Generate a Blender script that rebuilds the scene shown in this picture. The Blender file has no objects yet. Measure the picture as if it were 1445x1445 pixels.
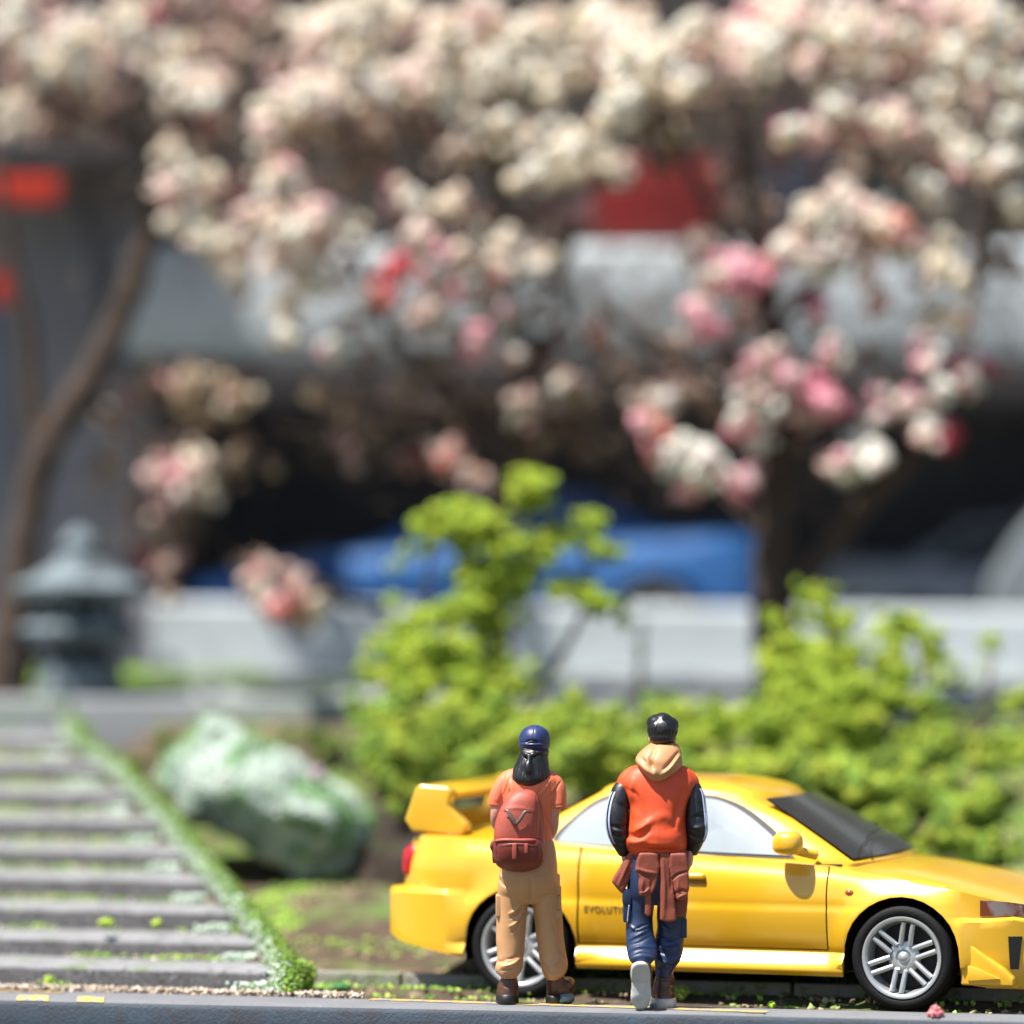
import bpy, bmesh, math, random
import numpy as np
from mathutils import Vector, Matrix, noise
R = math.radians
rnd = random.Random(7)
SC = bpy.context.scene

# ------------------------------------------------------------------ camera, sky, sun, exposure
CAM_D, CAM_H = 33.0, 2.95
FPX = 7821.0                                     # focal length in pixels of the 1445 px photograph
cam_data = bpy.data.cameras.new("camera")
cam = bpy.data.objects.new("camera", cam_data)
SC.collection.objects.link(cam)
cam.location = (0, -CAM_D, CAM_H)
cam.rotation_euler = (R(90), 0, 0)
cam_data.sensor_width = 36
cam_data.lens = 36 * FPX / 1445
cam_data.clip_start = 0.5
cam_data.clip_end = 2000
cam_data.dof.use_dof = True
cam_data.dof.focus_distance = CAM_D + 0.05
cam_data.dof.aperture_fstop = (cam_data.lens / 1000) / 0.82
SC.camera = cam

SUN_EL, SUN_AZ = 65, 243                         # azimuth measured clockwise from +Y
world = bpy.data.worlds.new("World")
SC.world = world
world.use_nodes = True
wn = world.node_tree
wn.nodes.clear()
sky = wn.nodes.new("ShaderNodeTexSky")
sky.sky_type = 'NISHITA'
sky.sun_disc = False
sky.sun_elevation = R(SUN_EL)
sky.sun_rotation = R(SUN_AZ)
bgn = wn.nodes.new("ShaderNodeBackground")
bgn.inputs[1].default_value = 0.075
won = wn.nodes.new("ShaderNodeOutputWorld")
wn.links.new(sky.outputs[0], bgn.inputs[0])
wn.links.new(bgn.outputs[0], won.inputs[0])
sun_data = bpy.data.lights.new("sun", 'SUN')
sun_data.energy = 5.0
sun_data.angle = R(0.5)
sun_data.color = (1.0, 0.955, 0.88)
sun = bpy.data.objects.new("sun", sun_data)
SC.collection.objects.link(sun)
to_sun = Vector((math.sin(R(SUN_AZ)) * math.cos(R(SUN_EL)), math.cos(R(SUN_AZ)) * math.cos(R(SUN_EL)), math.sin(R(SUN_EL))))
sun.rotation_euler = to_sun.to_track_quat('Z', 'Y').to_euler()
SC.view_settings.view_transform = 'Standard'
SC.view_settings.look = 'None'
SC.view_settings.exposure = 1.22
SC.view_settings.gamma = 1
SC.render.engine = 'CYCLES'
SC.cycles.use_denoising = True
SC.cycles.max_bounces = 10
SC.cycles.diffuse_bounces = 8
SC.cycles.transmission_bounces = 8

# ------------------------------------------------------------------ helpers
def at(px, py, Y):
    """a point of the place, from where it shows in the photograph and its distance behind the figures"""
    s = (CAM_D + Y) / FPX
    return Vector(((px - 722.5) * s, Y, CAM_H - (py - 722.5) * s))

def tag(o, label=None, cat=None, group=None, kind=None):
    if label: o["label"] = label
    if cat: o["category"] = cat
    if group: o["group"] = group
    if kind: o["kind"] = kind
    return o

def link(o, parent=None):
    SC.collection.objects.link(o)
    if parent: o.parent = parent
    return o

def empty(name, loc=(0, 0, 0), rz=0.0):
    o = bpy.data.objects.new(name, None)
    o.empty_display_size = 0.1
    o.location = loc
    o.rotation_euler = (0, 0, rz)
    return link(o)

def meshobj(name, verts, faces, mat, parent=None, smooth=True, mats=None, fmat=None, sharp=None):
    me = bpy.data.meshes.new(name)
    me.from_pydata([tuple(v) for v in verts], [], faces)
    me.update()
    for m in (mats or [mat]): me.materials.append(m)
    if fmat is not None: me.polygons.foreach_set("material_index", fmat)
    if smooth: me.polygons.foreach_set("use_smooth", [True] * len(me.polygons))
    if sharp: me.set_sharp_from_angle(angle=R(sharp))
    o = bpy.data.objects.new(name, me)
    return link(o, parent)

def bmobj(name, bm, mat, parent=None, smooth=False, sharp=None, recalc=True):
    if recalc: bmesh.ops.recalc_face_normals(bm, faces=bm.faces)
    me = bpy.data.meshes.new(name)
    bm.to_mesh(me); bm.free()
    me.materials.append(mat)
    if smooth: me.polygons.foreach_set("use_smooth", [True] * len(me.polygons))
    if sharp: me.set_sharp_from_angle(angle=R(sharp))
    o = bpy.data.objects.new(name, me)
    return link(o, parent)

def box_bm(cx, cy, cz, sx, sy, sz, bev=0.0, seg=2, bm=None, rz=0.0):
    b = bmesh.new()
    bmesh.ops.create_cube(b, size=1)
    for v in b.verts: v.co = Vector((v.co.x * sx, v.co.y * sy, v.co.z * sz))
    if bev: bmesh.ops.bevel(b, geom=list(b.edges), offset=bev, segments=seg, profile=0.6, affect='EDGES')
    M = Matrix.Translation((cx, cy, cz)) @ Matrix.Rotation(rz, 4, 'Z')
    bmesh.ops.transform(b, matrix=M, verts=b.verts)
    if bm is None: return b
    me = bpy.data.meshes.new("t"); b.to_mesh(me); b.free(); bm.from_mesh(me); bpy.data.meshes.remove(me)
    return bm

def prism_bm(poly, d0, d1, axis='y', bev=0.0, seg=2):
    """extrude a 2D polygon; axis y: poly=(x,z) ; axis z: poly=(x,y)"""
    b = bmesh.new()
    mk = (lambda p, d: (p[0], d, p[1])) if axis == 'y' else ((lambda p, d: (p[0], p[1], d)) if axis == 'z' else (lambda p, d: (d, p[0], p[1])))
    a = [b.verts.new(mk(p, d0)) for p in poly]
    c = [b.verts.new(mk(p, d1)) for p in poly]
    n = len(poly)
    b.faces.new(a); b.faces.new(c[::-1])
    for i in range(n): b.faces.new([a[i], c[i], c[(i + 1) % n], a[(i + 1) % n]])
    bmesh.ops.recalc_face_normals(b, faces=b.faces)
    if bev: bmesh.ops.bevel(b, geom=list(b.edges), offset=bev, segments=seg, profile=0.6, affect='EDGES')
    return b

def catmull(P, n):
    P = np.asarray(P, float)
    if len(P) < 3 or n <= 1: return P
    out = []
    Q = np.vstack([2 * P[0] - P[1], P, 2 * P[-1] - P[-2]])
    for i in range(1, len(Q) - 2):
        p0, p1, p2, p3 = Q[i - 1], Q[i], Q[i + 1], Q[i + 2]
        for k in range(n):
            t = k / n
            out.append(0.5 * (2 * p1 + (p2 - p0) * t + (2 * p0 - 5 * p1 + 4 * p2 - p3) * t * t + (3 * p1 - p0 - 3 * p2 + p3) * t ** 3))
    out.append(P[-1])
    return np.array(out)

def hloft(rows, seg=28, interp=4, power=2.0, bm=None):
    """rows (cx, cy, z, rx, ry): stacked rounded rings, closed"""
    b = bm or bmesh.new()
    rows = catmull(rows, interp)
    rings = []
    for cx, cy, z, rx, ry in rows:
        ring = []
        for k in range(seg):
            a = 2 * math.pi * k / seg
            c, s = math.cos(a), math.sin(a)
            e = 2.0 / power
            ring.append(b.verts.new((cx + max(rx, 1e-3) * math.copysign(abs(c) ** e, c), cy + max(ry, 1e-3) * math.copysign(abs(s) ** e, s), z)))
        rings.append(ring)
    for r0, r1 in zip(rings, rings[1:]):
        for k in range(seg): b.faces.new([r0[k], r0[(k + 1) % seg], r1[(k + 1) % seg], r1[k]])
    b.faces.new(rings[0][::-1]); b.faces.new(rings[-1])
    return b

def tube(pts, radii, seg=14, interp=4, bm=None, flat=1.0, flatdir=(0, 1, 0)):
    """round tube along points; radii numbers; flat < 1 squashes it along flatdir"""
    b = bm or bmesh.new()
    P = catmull([(*p, r) for p, r in zip(pts, radii)], interp)
    ref = Vector(flatdir)
    rings = []
    n = len(P)
    for i in range(n):
        t = Vector(P[min(i + 1, n - 1)][:3]) - Vector(P[max(i - 1, 0)][:3])
        if t.length < 1e-9: t = Vector((0, 0, 1))
        t.normalize()
        u = ref - t * ref.dot(t)
        if u.length < 0.05: u = Vector((1, 0, 0)) - t * t.x
        u.normalize(); w = t.cross(u)
        c = Vector(P[i][:3]); r = max(P[i][3], 5e-4)
        rings.append([b.verts.new(c + u * (r * flat * math.cos(2 * math.pi * k / seg)) + w * (r * math.sin(2 * math.pi * k / seg))) for k in range(seg)])
    for r0, r1 in zip(rings, rings[1:]):
        for k in range(seg): b.faces.new([r0[k], r0[(k + 1) % seg], r1[(k + 1) % seg], r1[k]])
    b.faces.new(rings[0][::-1]); b.faces.new(rings[-1])
    return b

def ball(c, r, bm=None, sub=3):
    b = bm or bmesh.new()
    M = Matrix.Translation(c) @ Matrix.Diagonal((*r, 1))
    bmesh.ops.create_icosphere(b, subdivisions=sub, radius=1, matrix=M)
    return b

def fuse(bm, voxel, smooth=6, factor=0.5):
    """melt overlapping closed shapes into one continuous skin"""
    bmesh.ops.recalc_face_normals(bm, faces=bm.faces)
    me = bpy.data.meshes.new("fuse"); bm.to_mesh(me); bm.free()
    o = bpy.data.objects.new("fuse", me); SC.collection.objects.link(o)
    m = o.modifiers.new("r", 'REMESH'); m.mode = 'VOXEL'; m.voxel_size = voxel
    s = o.modifiers.new("s", 'SMOOTH'); s.factor = factor; s.iterations = smooth
    dg = bpy.context.evaluated_depsgraph_get()
    out = bpy.data.meshes.new_from_object(o.evaluated_get(dg))
    bpy.data.objects.remove(o); bpy.data.meshes.remove(me)
    return out

def seg_dist(P, pts):
    """distance of the 2D points P to a polyline and the position (0..1) along it"""
    best = np.full(len(P), 1e9); bt = np.zeros(len(P))
    pts = np.asarray(pts, float); L = len(pts) - 1
    for i in range(L):
        a, b = pts[i], pts[i + 1]
        d = b - a; t = np.clip(((P - a) @ d) / max(d @ d, 1e-12), 0, 1)
        q = a + t[:, None] * d
        dist = np.linalg.norm(P - q, axis=1)
        m = dist < best
        best[m] = dist[m]; bt[m] = (i + t[m]) / L
    return best, bt

def sculpt(me, strokes=(), noise_amp=0.0, noise_scale=8.0, side=-1):
    """press folds and creases into a mesh: stroke = (points (x,z), width, amplitude)"""
    n = len(me.vertices)
    V = np.empty(n * 3); me.vertices.foreach_get("co", V); V = V.reshape(-1, 3)
    N = np.empty(n * 3); me.vertex_normals.foreach_get("vector", N); N = N.reshape(-1, 3)
    D = np.zeros(n)
    face = np.clip(side * N[:, 1] * 1.6 + 0.45, 0, 1)
    for st in strokes:
        pts, w, a = st[:3]
        d, t = seg_dist(V[:, [0, 2]], catmull(pts, 4) if len(pts) > 2 else pts)
        D += a * np.exp(-(d / w) ** 2) * face * (0.35 + 0.65 * np.sin(np.clip(t, 0.0, 1) * math.pi))
    if noise_amp:
        for i in range(n):
            D[i] += noise_amp * noise.noise(Vector(V[i]) * noise_scale)
    V = V + N * D[:, None]
    me.vertices.foreach_set("co", V.ravel()); me.update()
    return me

def skin(name, bm, voxel, mat, parent=None, smooth=6, strokes=(), noise_amp=0.0, noise_scale=8.0, inflate=0.004):
    me = fuse(bm, voxel, smooth)
    n = len(me.vertices)
    V = np.empty(n * 3); me.vertices.foreach_get("co", V)
    N = np.empty(n * 3); me.vertex_normals.foreach_get("vector", N)
    me.vertices.foreach_set("co", V + N * inflate); me.update()
    if strokes or noise_amp: sculpt(me, strokes, noise_amp, noise_scale)
    me.materials.clear(); me.materials.append(mat)
    me.polygons.foreach_set("use_smooth", [True] * len(me.polygons))
    o = bpy.data.objects.new(name, me)
    return link(o, parent)

# ------------------------------------------------------------------ materials
def mat(name, col, rough=0.6, metal=0.0, spec=0.5, coat=0.0, coat_rough=0.05, bump=None, var=None, layers=(), sss=0.0, attr=None, trans=0.0):
    """var=(scale, amount) shifts the brightness; layers=[(colour, scale, lo, hi, detail, upward?)]; bump=(scale, strength, detail)"""
    col = tuple(v * .74 for v in col); layers = [(tuple(v * .74 for v in L[0]), *L[1:]) for L in layers]
    m = bpy.data.materials.new(name); m.use_nodes = True
    nt = m.node_tree; nt.nodes.clear()
    out = nt.nodes.new("ShaderNodeOutputMaterial")
    p = nt.nodes.new("ShaderNodeBsdfPrincipled")
    nt.links.new(p.outputs[0], out.inputs[0])
    p.inputs["Roughness"].default_value = rough
    p.inputs["Metallic"].default_value = metal
    p.inputs["Specular IOR Level"].default_value = spec
    p.inputs["Coat Weight"].default_value = coat
    p.inputs["Coat Roughness"].default_value = coat_rough
    if sss:
        p.inputs["Subsurface Weight"].default_value = sss
        p.inputs["Subsurface Radius"].default_value = (0.02, 0.01, 0.006)
    tc = nt.nodes.new("ShaderNodeTexCoord")
    def nz(scale, detail=4, rough_=0.6):
        n = nt.nodes.new("ShaderNodeTexNoise")
        n.inputs["Scale"].default_value = scale; n.inputs["Detail"].default_value = detail
        n.inputs["Roughness"].default_value = rough_
        nt.links.new(tc.outputs["Object"], n.inputs["Vector"])
        return n
    if attr:
        a = nt.nodes.new("ShaderNodeAttribute"); a.attribute_name = attr
        cur = a.outputs["Color"]
    else:
        c = nt.nodes.new("ShaderNodeRGB"); c.outputs[0].default_value = (*col, 1)
        cur = c.outputs[0]
    if var:
        n = nz(var[0], 5)
        mr = nt.nodes.new("ShaderNodeMapRange")
        mr.inputs["From Min"].default_value = 0.3; mr.inputs["From Max"].default_value = 0.7
        mr.inputs["To Min"].default_value = 1 - var[1]; mr.inputs["To Max"].default_value = 1 + var[1]
        nt.links.new(n.outputs["Fac"], mr.inputs["Value"])
        mx = nt.nodes.new("ShaderNodeVectorMath"); mx.operation = 'SCALE'
        nt.links.new(cur, mx.inputs[0]); nt.links.new(mr.outputs[0], mx.inputs["Scale"])
        cur = mx.outputs[0]
    for L in layers:
        colr, scale, lo, hi = L[:4]
        n = nz(scale, L[4] if len(L) > 4 else 4)
        mr = nt.nodes.new("ShaderNodeMapRange")
        mr.inputs["From Min"].default_value = lo; mr.inputs["From Max"].default_value = hi
        nt.links.new(n.outputs["Fac"], mr.inputs["Value"])
        mix = nt.nodes.new("ShaderNodeMix"); mix.data_type = 'RGBA'
        nt.links.new(mr.outputs[0], mix.inputs[0]); nt.links.new(cur, mix.inputs[6])
        mix.inputs[7].default_value = (*colr, 1)
        cur = mix.outputs[2]
    nt.links.new(cur, p.inputs["Base Color"])
    if trans:                                              # thin petals and leaves let light through
        tb = nt.nodes.new("ShaderNodeBsdfTranslucent"); nt.links.new(cur, tb.inputs["Color"])
        ms = nt.nodes.new("ShaderNodeMixShader"); ms.inputs[0].default_value = trans
        nt.links.new(p.outputs[0], ms.inputs[1]); nt.links.new(tb.outputs[0], ms.inputs[2])
        nt.links.new(ms.outputs[0], out.inputs[0])
    if bump:
        n = nz(bump[0], bump[2] if len(bump) > 2 else 5)
        bp = nt.nodes.new("ShaderNodeBump")
        bp.inputs["Strength"].default_value = bump[1]; bp.inputs["Distance"].default_value = 0.02
        nt.links.new(n.outputs["Fac"], bp.inputs["Height"])
        nt.links.new(bp.outputs[0], p.inputs["Normal"])
    return m

M = {
 'paint_y': mat("yellow_paint", (0.90, 0.50, 0.015), 0.34, coat=1.0, coat_rough=0.13, spec=0.5, var=(1.5, 0.03)),
 'paint_b': mat("blue_paint", (0.018, 0.125, 0.38), 0.6, coat=0.0, var=(1.5, 0.05)),
 'paint_s': mat("silver_paint", (0.20, 0.22, 0.24), 0.4, coat=0.5, var=(1.5, 0.05)),
 'paint_w': mat("white_paint", (0.20, 0.23, 0.25), 0.4, coat=0.5, var=(1.5, 0.05)),
 'glass': mat("tinted_glass", (0.20, 0.26, 0.30), 0.24, coat=1.0, coat_rough=0.12, spec=0.9, var=(1.2, 0.25)),
 'glass_b': mat("blue_tinted_glass", (0.012, 0.085, 0.27), 0.5, coat=0.3, var=(1.5, 0.1)),
 'glass_d': mat("dark_glass", (0.035, 0.036, 0.034), 0.22, coat=0.3, spec=0.5, var=(2.0, 0.3)),
 'rubber': mat("tyre_rubber", (0.006, 0.006, 0.007), 0.7, spec=0.25, var=(9, 0.25), bump=(60, 0.15)),
 'black': mat("black_plastic", (0.008, 0.008, 0.009), 0.6, var=(6, 0.2)),
 'alloy': mat("silver_alloy", (0.66, 0.68, 0.70), 0.34, metal=0.65, var=(10, 0.06), bump=(40, 0.05)),
 'tail': mat("red_lens", (0.55, 0.004, 0.012), 0.3, coat=0.4, var=(12, 0.2)),
 'lamp': mat("headlamp_lens", (0.22, 0.045, 0.02), 0.12, coat=0.6, layers=[((0.30, 0.24, 0.24), 5.0, 0.48, 0.56)]),
 'amber': mat("amber_lens", (0.75, 0.08, 0.02), 0.2, coat=1.0, var=(20, 0.2)),
 'handle': mat("recess_shade_paint", (0.45, 0.22, 0.01), 0.4, var=(5, 0.05)),  # darker body yellow, paints the shade under the door handles
 'letter': mat("grey_lettering", (0.26, 0.19, 0.04), 0.5, var=(20, 0.1)),
 # figures
 'skin': mat("painted_skin", (0.74, 0.36, 0.27), 0.5, sss=0.15, var=(9, 0.06)),
 'hair': mat("black_hair", (0.009, 0.009, 0.010), 0.36, spec=0.55, var=(14, 0.3), bump=(38, 0.18)),
 'vest': mat("orange_red_fabric", (0.82, 0.088, 0.016), 0.52, var=(7, 0.06), bump=(55, 0.06)),
 'sleeve': mat("black_fabric", (0.010, 0.011, 0.015), 0.46, var=(9, 0.25), bump=(60, 0.1)),
 'stripe': mat("pale_blue_stripe", (0.50, 0.56, 0.78), 0.5, var=(20, 0.08)),
 'hood': mat("tan_fabric", (0.56, 0.27, 0.115), 0.55, var=(8, 0.06), bump=(55, 0.06)),
 'terra': mat("terracotta_fabric", (0.30, 0.065, 0.035), 0.6, var=(12, 0.10), bump=(55, 0.08)),
 'navy': mat("navy_fabric", (0.014, 0.032, 0.095), 0.45, var=(8, 0.12), bump=(55, 0.08)),
 'cap': mat("blue_cap", (0.020, 0.036, 0.135), 0.42, var=(9, 0.12), bump=(55, 0.06)),
 'shirt': mat("coral_fabric", (0.90, 0.22, 0.10), 0.55, var=(8, 0.05), bump=(55, 0.06)),
 'pack': mat("brick_red_fabric", (0.44, 0.085, 0.052), 0.55, var=(9, 0.10), bump=(60, 0.08)),
 'pack_d': mat("shaded_red_fabric", (0.21, 0.032, 0.022), 0.5, var=(9, 0.15), bump=(60, 0.08)),  # darker copy of the pack fabric, shade under the upper bulge painted in
 'emblem': mat("grey_emblem", (0.20, 0.14, 0.13), 0.38, metal=0.3, var=(20, 0.2)),
 'khaki': mat("khaki_fabric", (0.62, 0.33, 0.15), 0.55, var=(8, 0.06), bump=(55, 0.06)),
 'boot': mat("brown_leather", (0.095, 0.038, 0.022), 0.38, var=(16, 0.25), bump=(45, 0.12)),
 'sole_k': mat("black_sole", (0.008, 0.008, 0.008), 0.5, var=(16, 0.2)),
 'sole_w': mat("white_sole", (0.62, 0.63, 0.63), 0.5, var=(12, 0.12), layers=[((0.55, 0.45, 0.22), 7, 0.60, 0.75)], bump=(40, 0.1)),
 'sole_t': mat("teal_grey_sole", (0.16, 0.25, 0.26), 0.6, var=(16, 0.2)),
 'eye': mat("eye_paint", (0.02, 0.015, 0.012), 0.3, var=(20, 0.1)),
 # place
 'asphalt': mat("fine_asphalt", (0.19, 0.195, 0.21), 0.85, var=(3, 0.10), layers=[((0.10, 0.10, 0.11), 60, 0.62, 0.72), ((0.50, 0.50, 0.50), 90, 0.66, 0.75)], bump=(90, 0.5)),
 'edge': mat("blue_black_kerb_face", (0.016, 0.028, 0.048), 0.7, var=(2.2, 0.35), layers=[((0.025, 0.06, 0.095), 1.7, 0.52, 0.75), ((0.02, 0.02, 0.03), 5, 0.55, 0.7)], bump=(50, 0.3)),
 'yellow': mat("worn_yellow_line", (0.72, 0.44, 0.07), 0.8, layers=[((0.30, 0.29, 0.28), 11, 0.44, 0.56)], bump=(80, 0.4)),
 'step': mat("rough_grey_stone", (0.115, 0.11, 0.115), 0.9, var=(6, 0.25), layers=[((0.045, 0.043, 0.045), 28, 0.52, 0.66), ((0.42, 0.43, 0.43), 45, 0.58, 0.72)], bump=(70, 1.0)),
 'tread': mat("sunlit_tread_stone", (0.31, 0.31, 0.32), 0.9, var=(6, 0.2), layers=[((0.16, 0.16, 0.16), 14, 0.56, 0.70), ((0.16, 0.26, 0.06), 3.0, 0.60, 0.72)], bump=(60, 1.0)),  # paler than the risers: sun on the treads put into the colour
 'kerb': mat("weathered_kerb_stone", (0.30, 0.29, 0.25), 0.9, layers=[((0.16, 0.24, 0.06), 3, 0.5, 0.68), ((0.10, 0.08, 0.06), 12, 0.58, 0.72)], bump=(40, 0.7)),
 'terrace': mat("terrace_stone", (0.33, 0.35, 0.36), 0.85, var=(2, 0.12), layers=[((0.28, 0.38, 0.20), 1.2, 0.54, 0.72)], bump=(30, 0.5)),
 'rock': mat("mossy_boulder", (0.46, 0.55, 0.48), 0.9, var=(4, 0.2), layers=[((0.12, 0.26, 0.09), 5.5, 0.47, 0.62), ((0.56, 0.68, 0.58), 4.0, 0.50, 0.66), ((0.30, 0.28, 0.27), 2.6, 0.58, 0.72)], bump=(22, 0.9)),
 'string': mat("mossy_white_stringer", (0.46, 0.52, 0.47), 0.9, layers=[((0.13, 0.28, 0.07), 5.0, 0.46, 0.60)], bump=(22, 0.9)),
 'soil': mat("mossy_soil", (0.075, 0.048, 0.028), 0.95, var=(5, 0.3), layers=[((0.11, 0.18, 0.03), 1.6, 0.50, 0.64), ((0.26, 0.19, 0.13), 7.0, 0.56, 0.70)], bump=(25, 1.0)),
 'moss': mat("moss_flock", (0.1, 0.2, 0.03), 0.9, attr="tone"),
 'leaf': mat("green_foliage", (0.1, 0.2, 0.03), 0.8, attr="tone", trans=0.30),
 'petal': mat("blossom", (0.7, 0.6, 0.5), 0.8, attr="tone", trans=0.45),
 'bark': mat("dark_bark", (0.062, 0.040, 0.028), 0.9, var=(10, 0.4), layers=[((0.10, 0.06, 0.04), 8, 0.55, 0.68)], bump=(30, 1.0)),
 'twig': mat("brown_twigs", (0.17, 0.12, 0.085), 0.9, var=(8, 0.3)),
 'gravel': mat("gravel", (0.4, 0.36, 0.3), 0.9, attr="tone"),
 'lantern': mat("blue_grey_stone", (0.19, 0.24, 0.27), 0.9, var=(7, 0.25), layers=[((0.035, 0.05, 0.052), 8, 0.48, 0.62), ((0.30, 0.36, 0.40), 16, 0.56, 0.70)], bump=(30, 1.0)),
 'lantern_d': mat("shaded_stone", (0.012, 0.016, 0.016), 0.9, var=(7, 0.25)),  # near-black copy of the stone, painted shade for pedestal and openings
 'wall_w': mat("pale_grey_wall", (0.54, 0.59, 0.62), 0.7, var=(0.9, 0.08), layers=[((0.38, 0.41, 0.44), 1.3, 0.55, 0.75)], bump=(8, 0.2)),
 'fascia': mat("grey_white_canopy", (0.62, 0.67, 0.70), 0.6, var=(0.9, 0.07)),
 'dark': mat("dark_shop_wall", (0.075, 0.072, 0.080), 0.8, var=(1.0, 0.15)),
 'brown_w': mat("dull_brown_cladding", (0.075, 0.062, 0.055), 0.85, var=(1.2, 0.25)),
 'grey': mat("grey_plaster", (0.27, 0.262, 0.29), 0.8, var=(0.8, 0.10), bump=(6, 0.2)),
 'grey_l': mat("light_beam", (0.23, 0.23, 0.27), 0.8, var=(0.8, 0.10)),
 'red': mat("red_board", (0.25, 0.010, 0.010), 0.5, var=(1.5, 0.15)),
 'redl': mat("red_paper", (0.62, 0.030, 0.012), 0.5, var=(2.5, 0.15)),
 'navy_b': mat("navy_board", (0.020, 0.028, 0.055), 0.6, var=(1.5, 0.15)),
 'teal_b': mat("teal_board", (0.012, 0.055, 0.060), 0.6, var=(1.5, 0.15)),
 'street': mat("upper_street", (0.20, 0.21, 0.22), 0.85, var=(1.5, 0.15)),
}

# ------------------------------------------------------------------ the car builder (x forward from the rear bumper, -y is the right-hand side, z up)
XR, XF, WZ, TR, AR = 0.93, 3.37, 0.318, 0.318, 0.365
CL = 4.27

def lerp_tab(x, tab):
    return float(np.interp(x, [t[0] for t in tab], [t[1] for t in tab]))

ZS = [(0, .90), (.06, .965), (.2, .985), (1.0, .950), (2.0, .900), (2.9, .850), (3.2, .805), (3.7, .725), (4.0, .655), (4.2, .61), (CL, .59)]
ZT = [(0, .93), (.06, 1.0), (.2, 1.03), (.7, 1.02), (2.0, .96), (3.0, .862), (3.3, .842), (3.6, .79), (3.85, .725), (4.1, .65), (4.2, .62), (CL, .595)]
ZB = [(0, .37), (.08, .33), (.5, .25), (.9, .20), (3.6, .19), (3.9, .15), (4.15, .15), (CL, .20)]
ZF = [(.0, -.03), (.19, -.012), (.21, .006), (.225, .012), (.245, .010), (.325, -.050), (.337, -.056), (.345, -.050), (.42, -.030), (.50, -.016), (.56, -.010), (.592, -.010), (.604, -.0145), (.64, -.016), (.70, -.010), (.78, -.010), (.84, -.020), (.88, -.034), (.92, -.060), (.99, -.085)]

def plan_w(x):
    w = 0.868
    if x < 0.55: w -= 0.20 * ((0.55 - x) / 0.55) ** 2.6
    if x > 3.62: w -= 0.26 * ((x - 3.62) / 0.65) ** 2.1
    return w

def side_y(x, z):
    zs = lerp_tab(x, ZS)
    k = lerp_tab(z + (0.955 - max(zs, .80)) * (1 if z > .62 else 0), ZF)
    if x > 3.66 or x < 0.56:                               # bumpers: no sill, a proud lower shell
        k2 = -0.03 if z < .62 else lerp_tab(z, ZF)
        if z < (.565 if x > 3 else .655): k2 = 0.004 - 0.05 * max(0, .32 - z)
        else: k2 = -0.024 - 0.25 * max(0, z - .80) * (1 if x < 1 else .6)
        f = min(1, (x - 3.66) / .06) if x > 3 else min(1, (0.56 - x) / .03)
        k = k * (1 - f) + k2 * f
    y = plan_w(x) + k
    for xc in (XR, XF):
        r = math.hypot(x - xc, z - WZ)
        if z > 0.25 and r > AR - .02: y += 0.034 * math.exp(-((r - AR) / 0.075) ** 2)
    return y

def car_stations():
    s = set([0, .012, .03, .06, .10, .16, .24, .32, .38, .42, .46, 1.302, 1.45, 1.65, 1.825, 1.837, 2.1, 2.4, 2.65, 2.898, 2.910, 2.96, 3.78, 3.84, 3.9, 3.97, 4.03, 4.09, 4.14, 4.18, 4.21, 4.235, 4.255, CL])
    for xc in (XR, XF):
        for k in range(17):
            s.add(round(xc - AR * math.cos(math.pi * k / 16), 4))
        s.add(xc - AR - .004); s.add(xc + AR + .004)
    return sorted(s)

RZ = [.0, .19, .212, .226, .245, .27, .30, .325, .337, .345, .38, .42, .46, .50, .54, .565, .572, .592, .604, .63, .655, .665, .70, .74, .78, .82, .85, .88, .905, .925]
NTOP = 9

def car_section(x):
    zs, zt, zb = lerp_tab(x, ZS), lerp_tab(x, ZT), lerp_tab(x, ZB)
    for xc in (XR, XF):
        if abs(x - xc) <= AR + 1e-6:
            zb = max(zb, WZ + math.sqrt(max(0, AR * AR - (x - xc) ** 2)))
    pts = []
    zmax = zs - 0.0
    for i, z in enumerate(RZ):
        zz = z * (1 if z < .70 else 1) 
        if z > .655: zz = .655 + (z - .655) * (zmax - .655) / (.925 - .655) if zmax > .665 else .655 * (zmax / .665) + (z - .655) * .02
        elif zmax <= .665: zz = z * zmax / .665
        zz = max(zz, zb + 0.0009 * i)
        pts.append((side_y(x, zz), zz))
    y0, z0 = pts[-1]
    for k in range(1, NTOP + 1):
        t = k / NTOP
        a = t * math.pi / 2
        zz = z0 + (max(zt, z0 + .004) - z0) * (1 - (1 - t) ** 2.6)
        pts.append((y0 * (1 - t) if t < 1 else 0.0, zz))
    return pts

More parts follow.
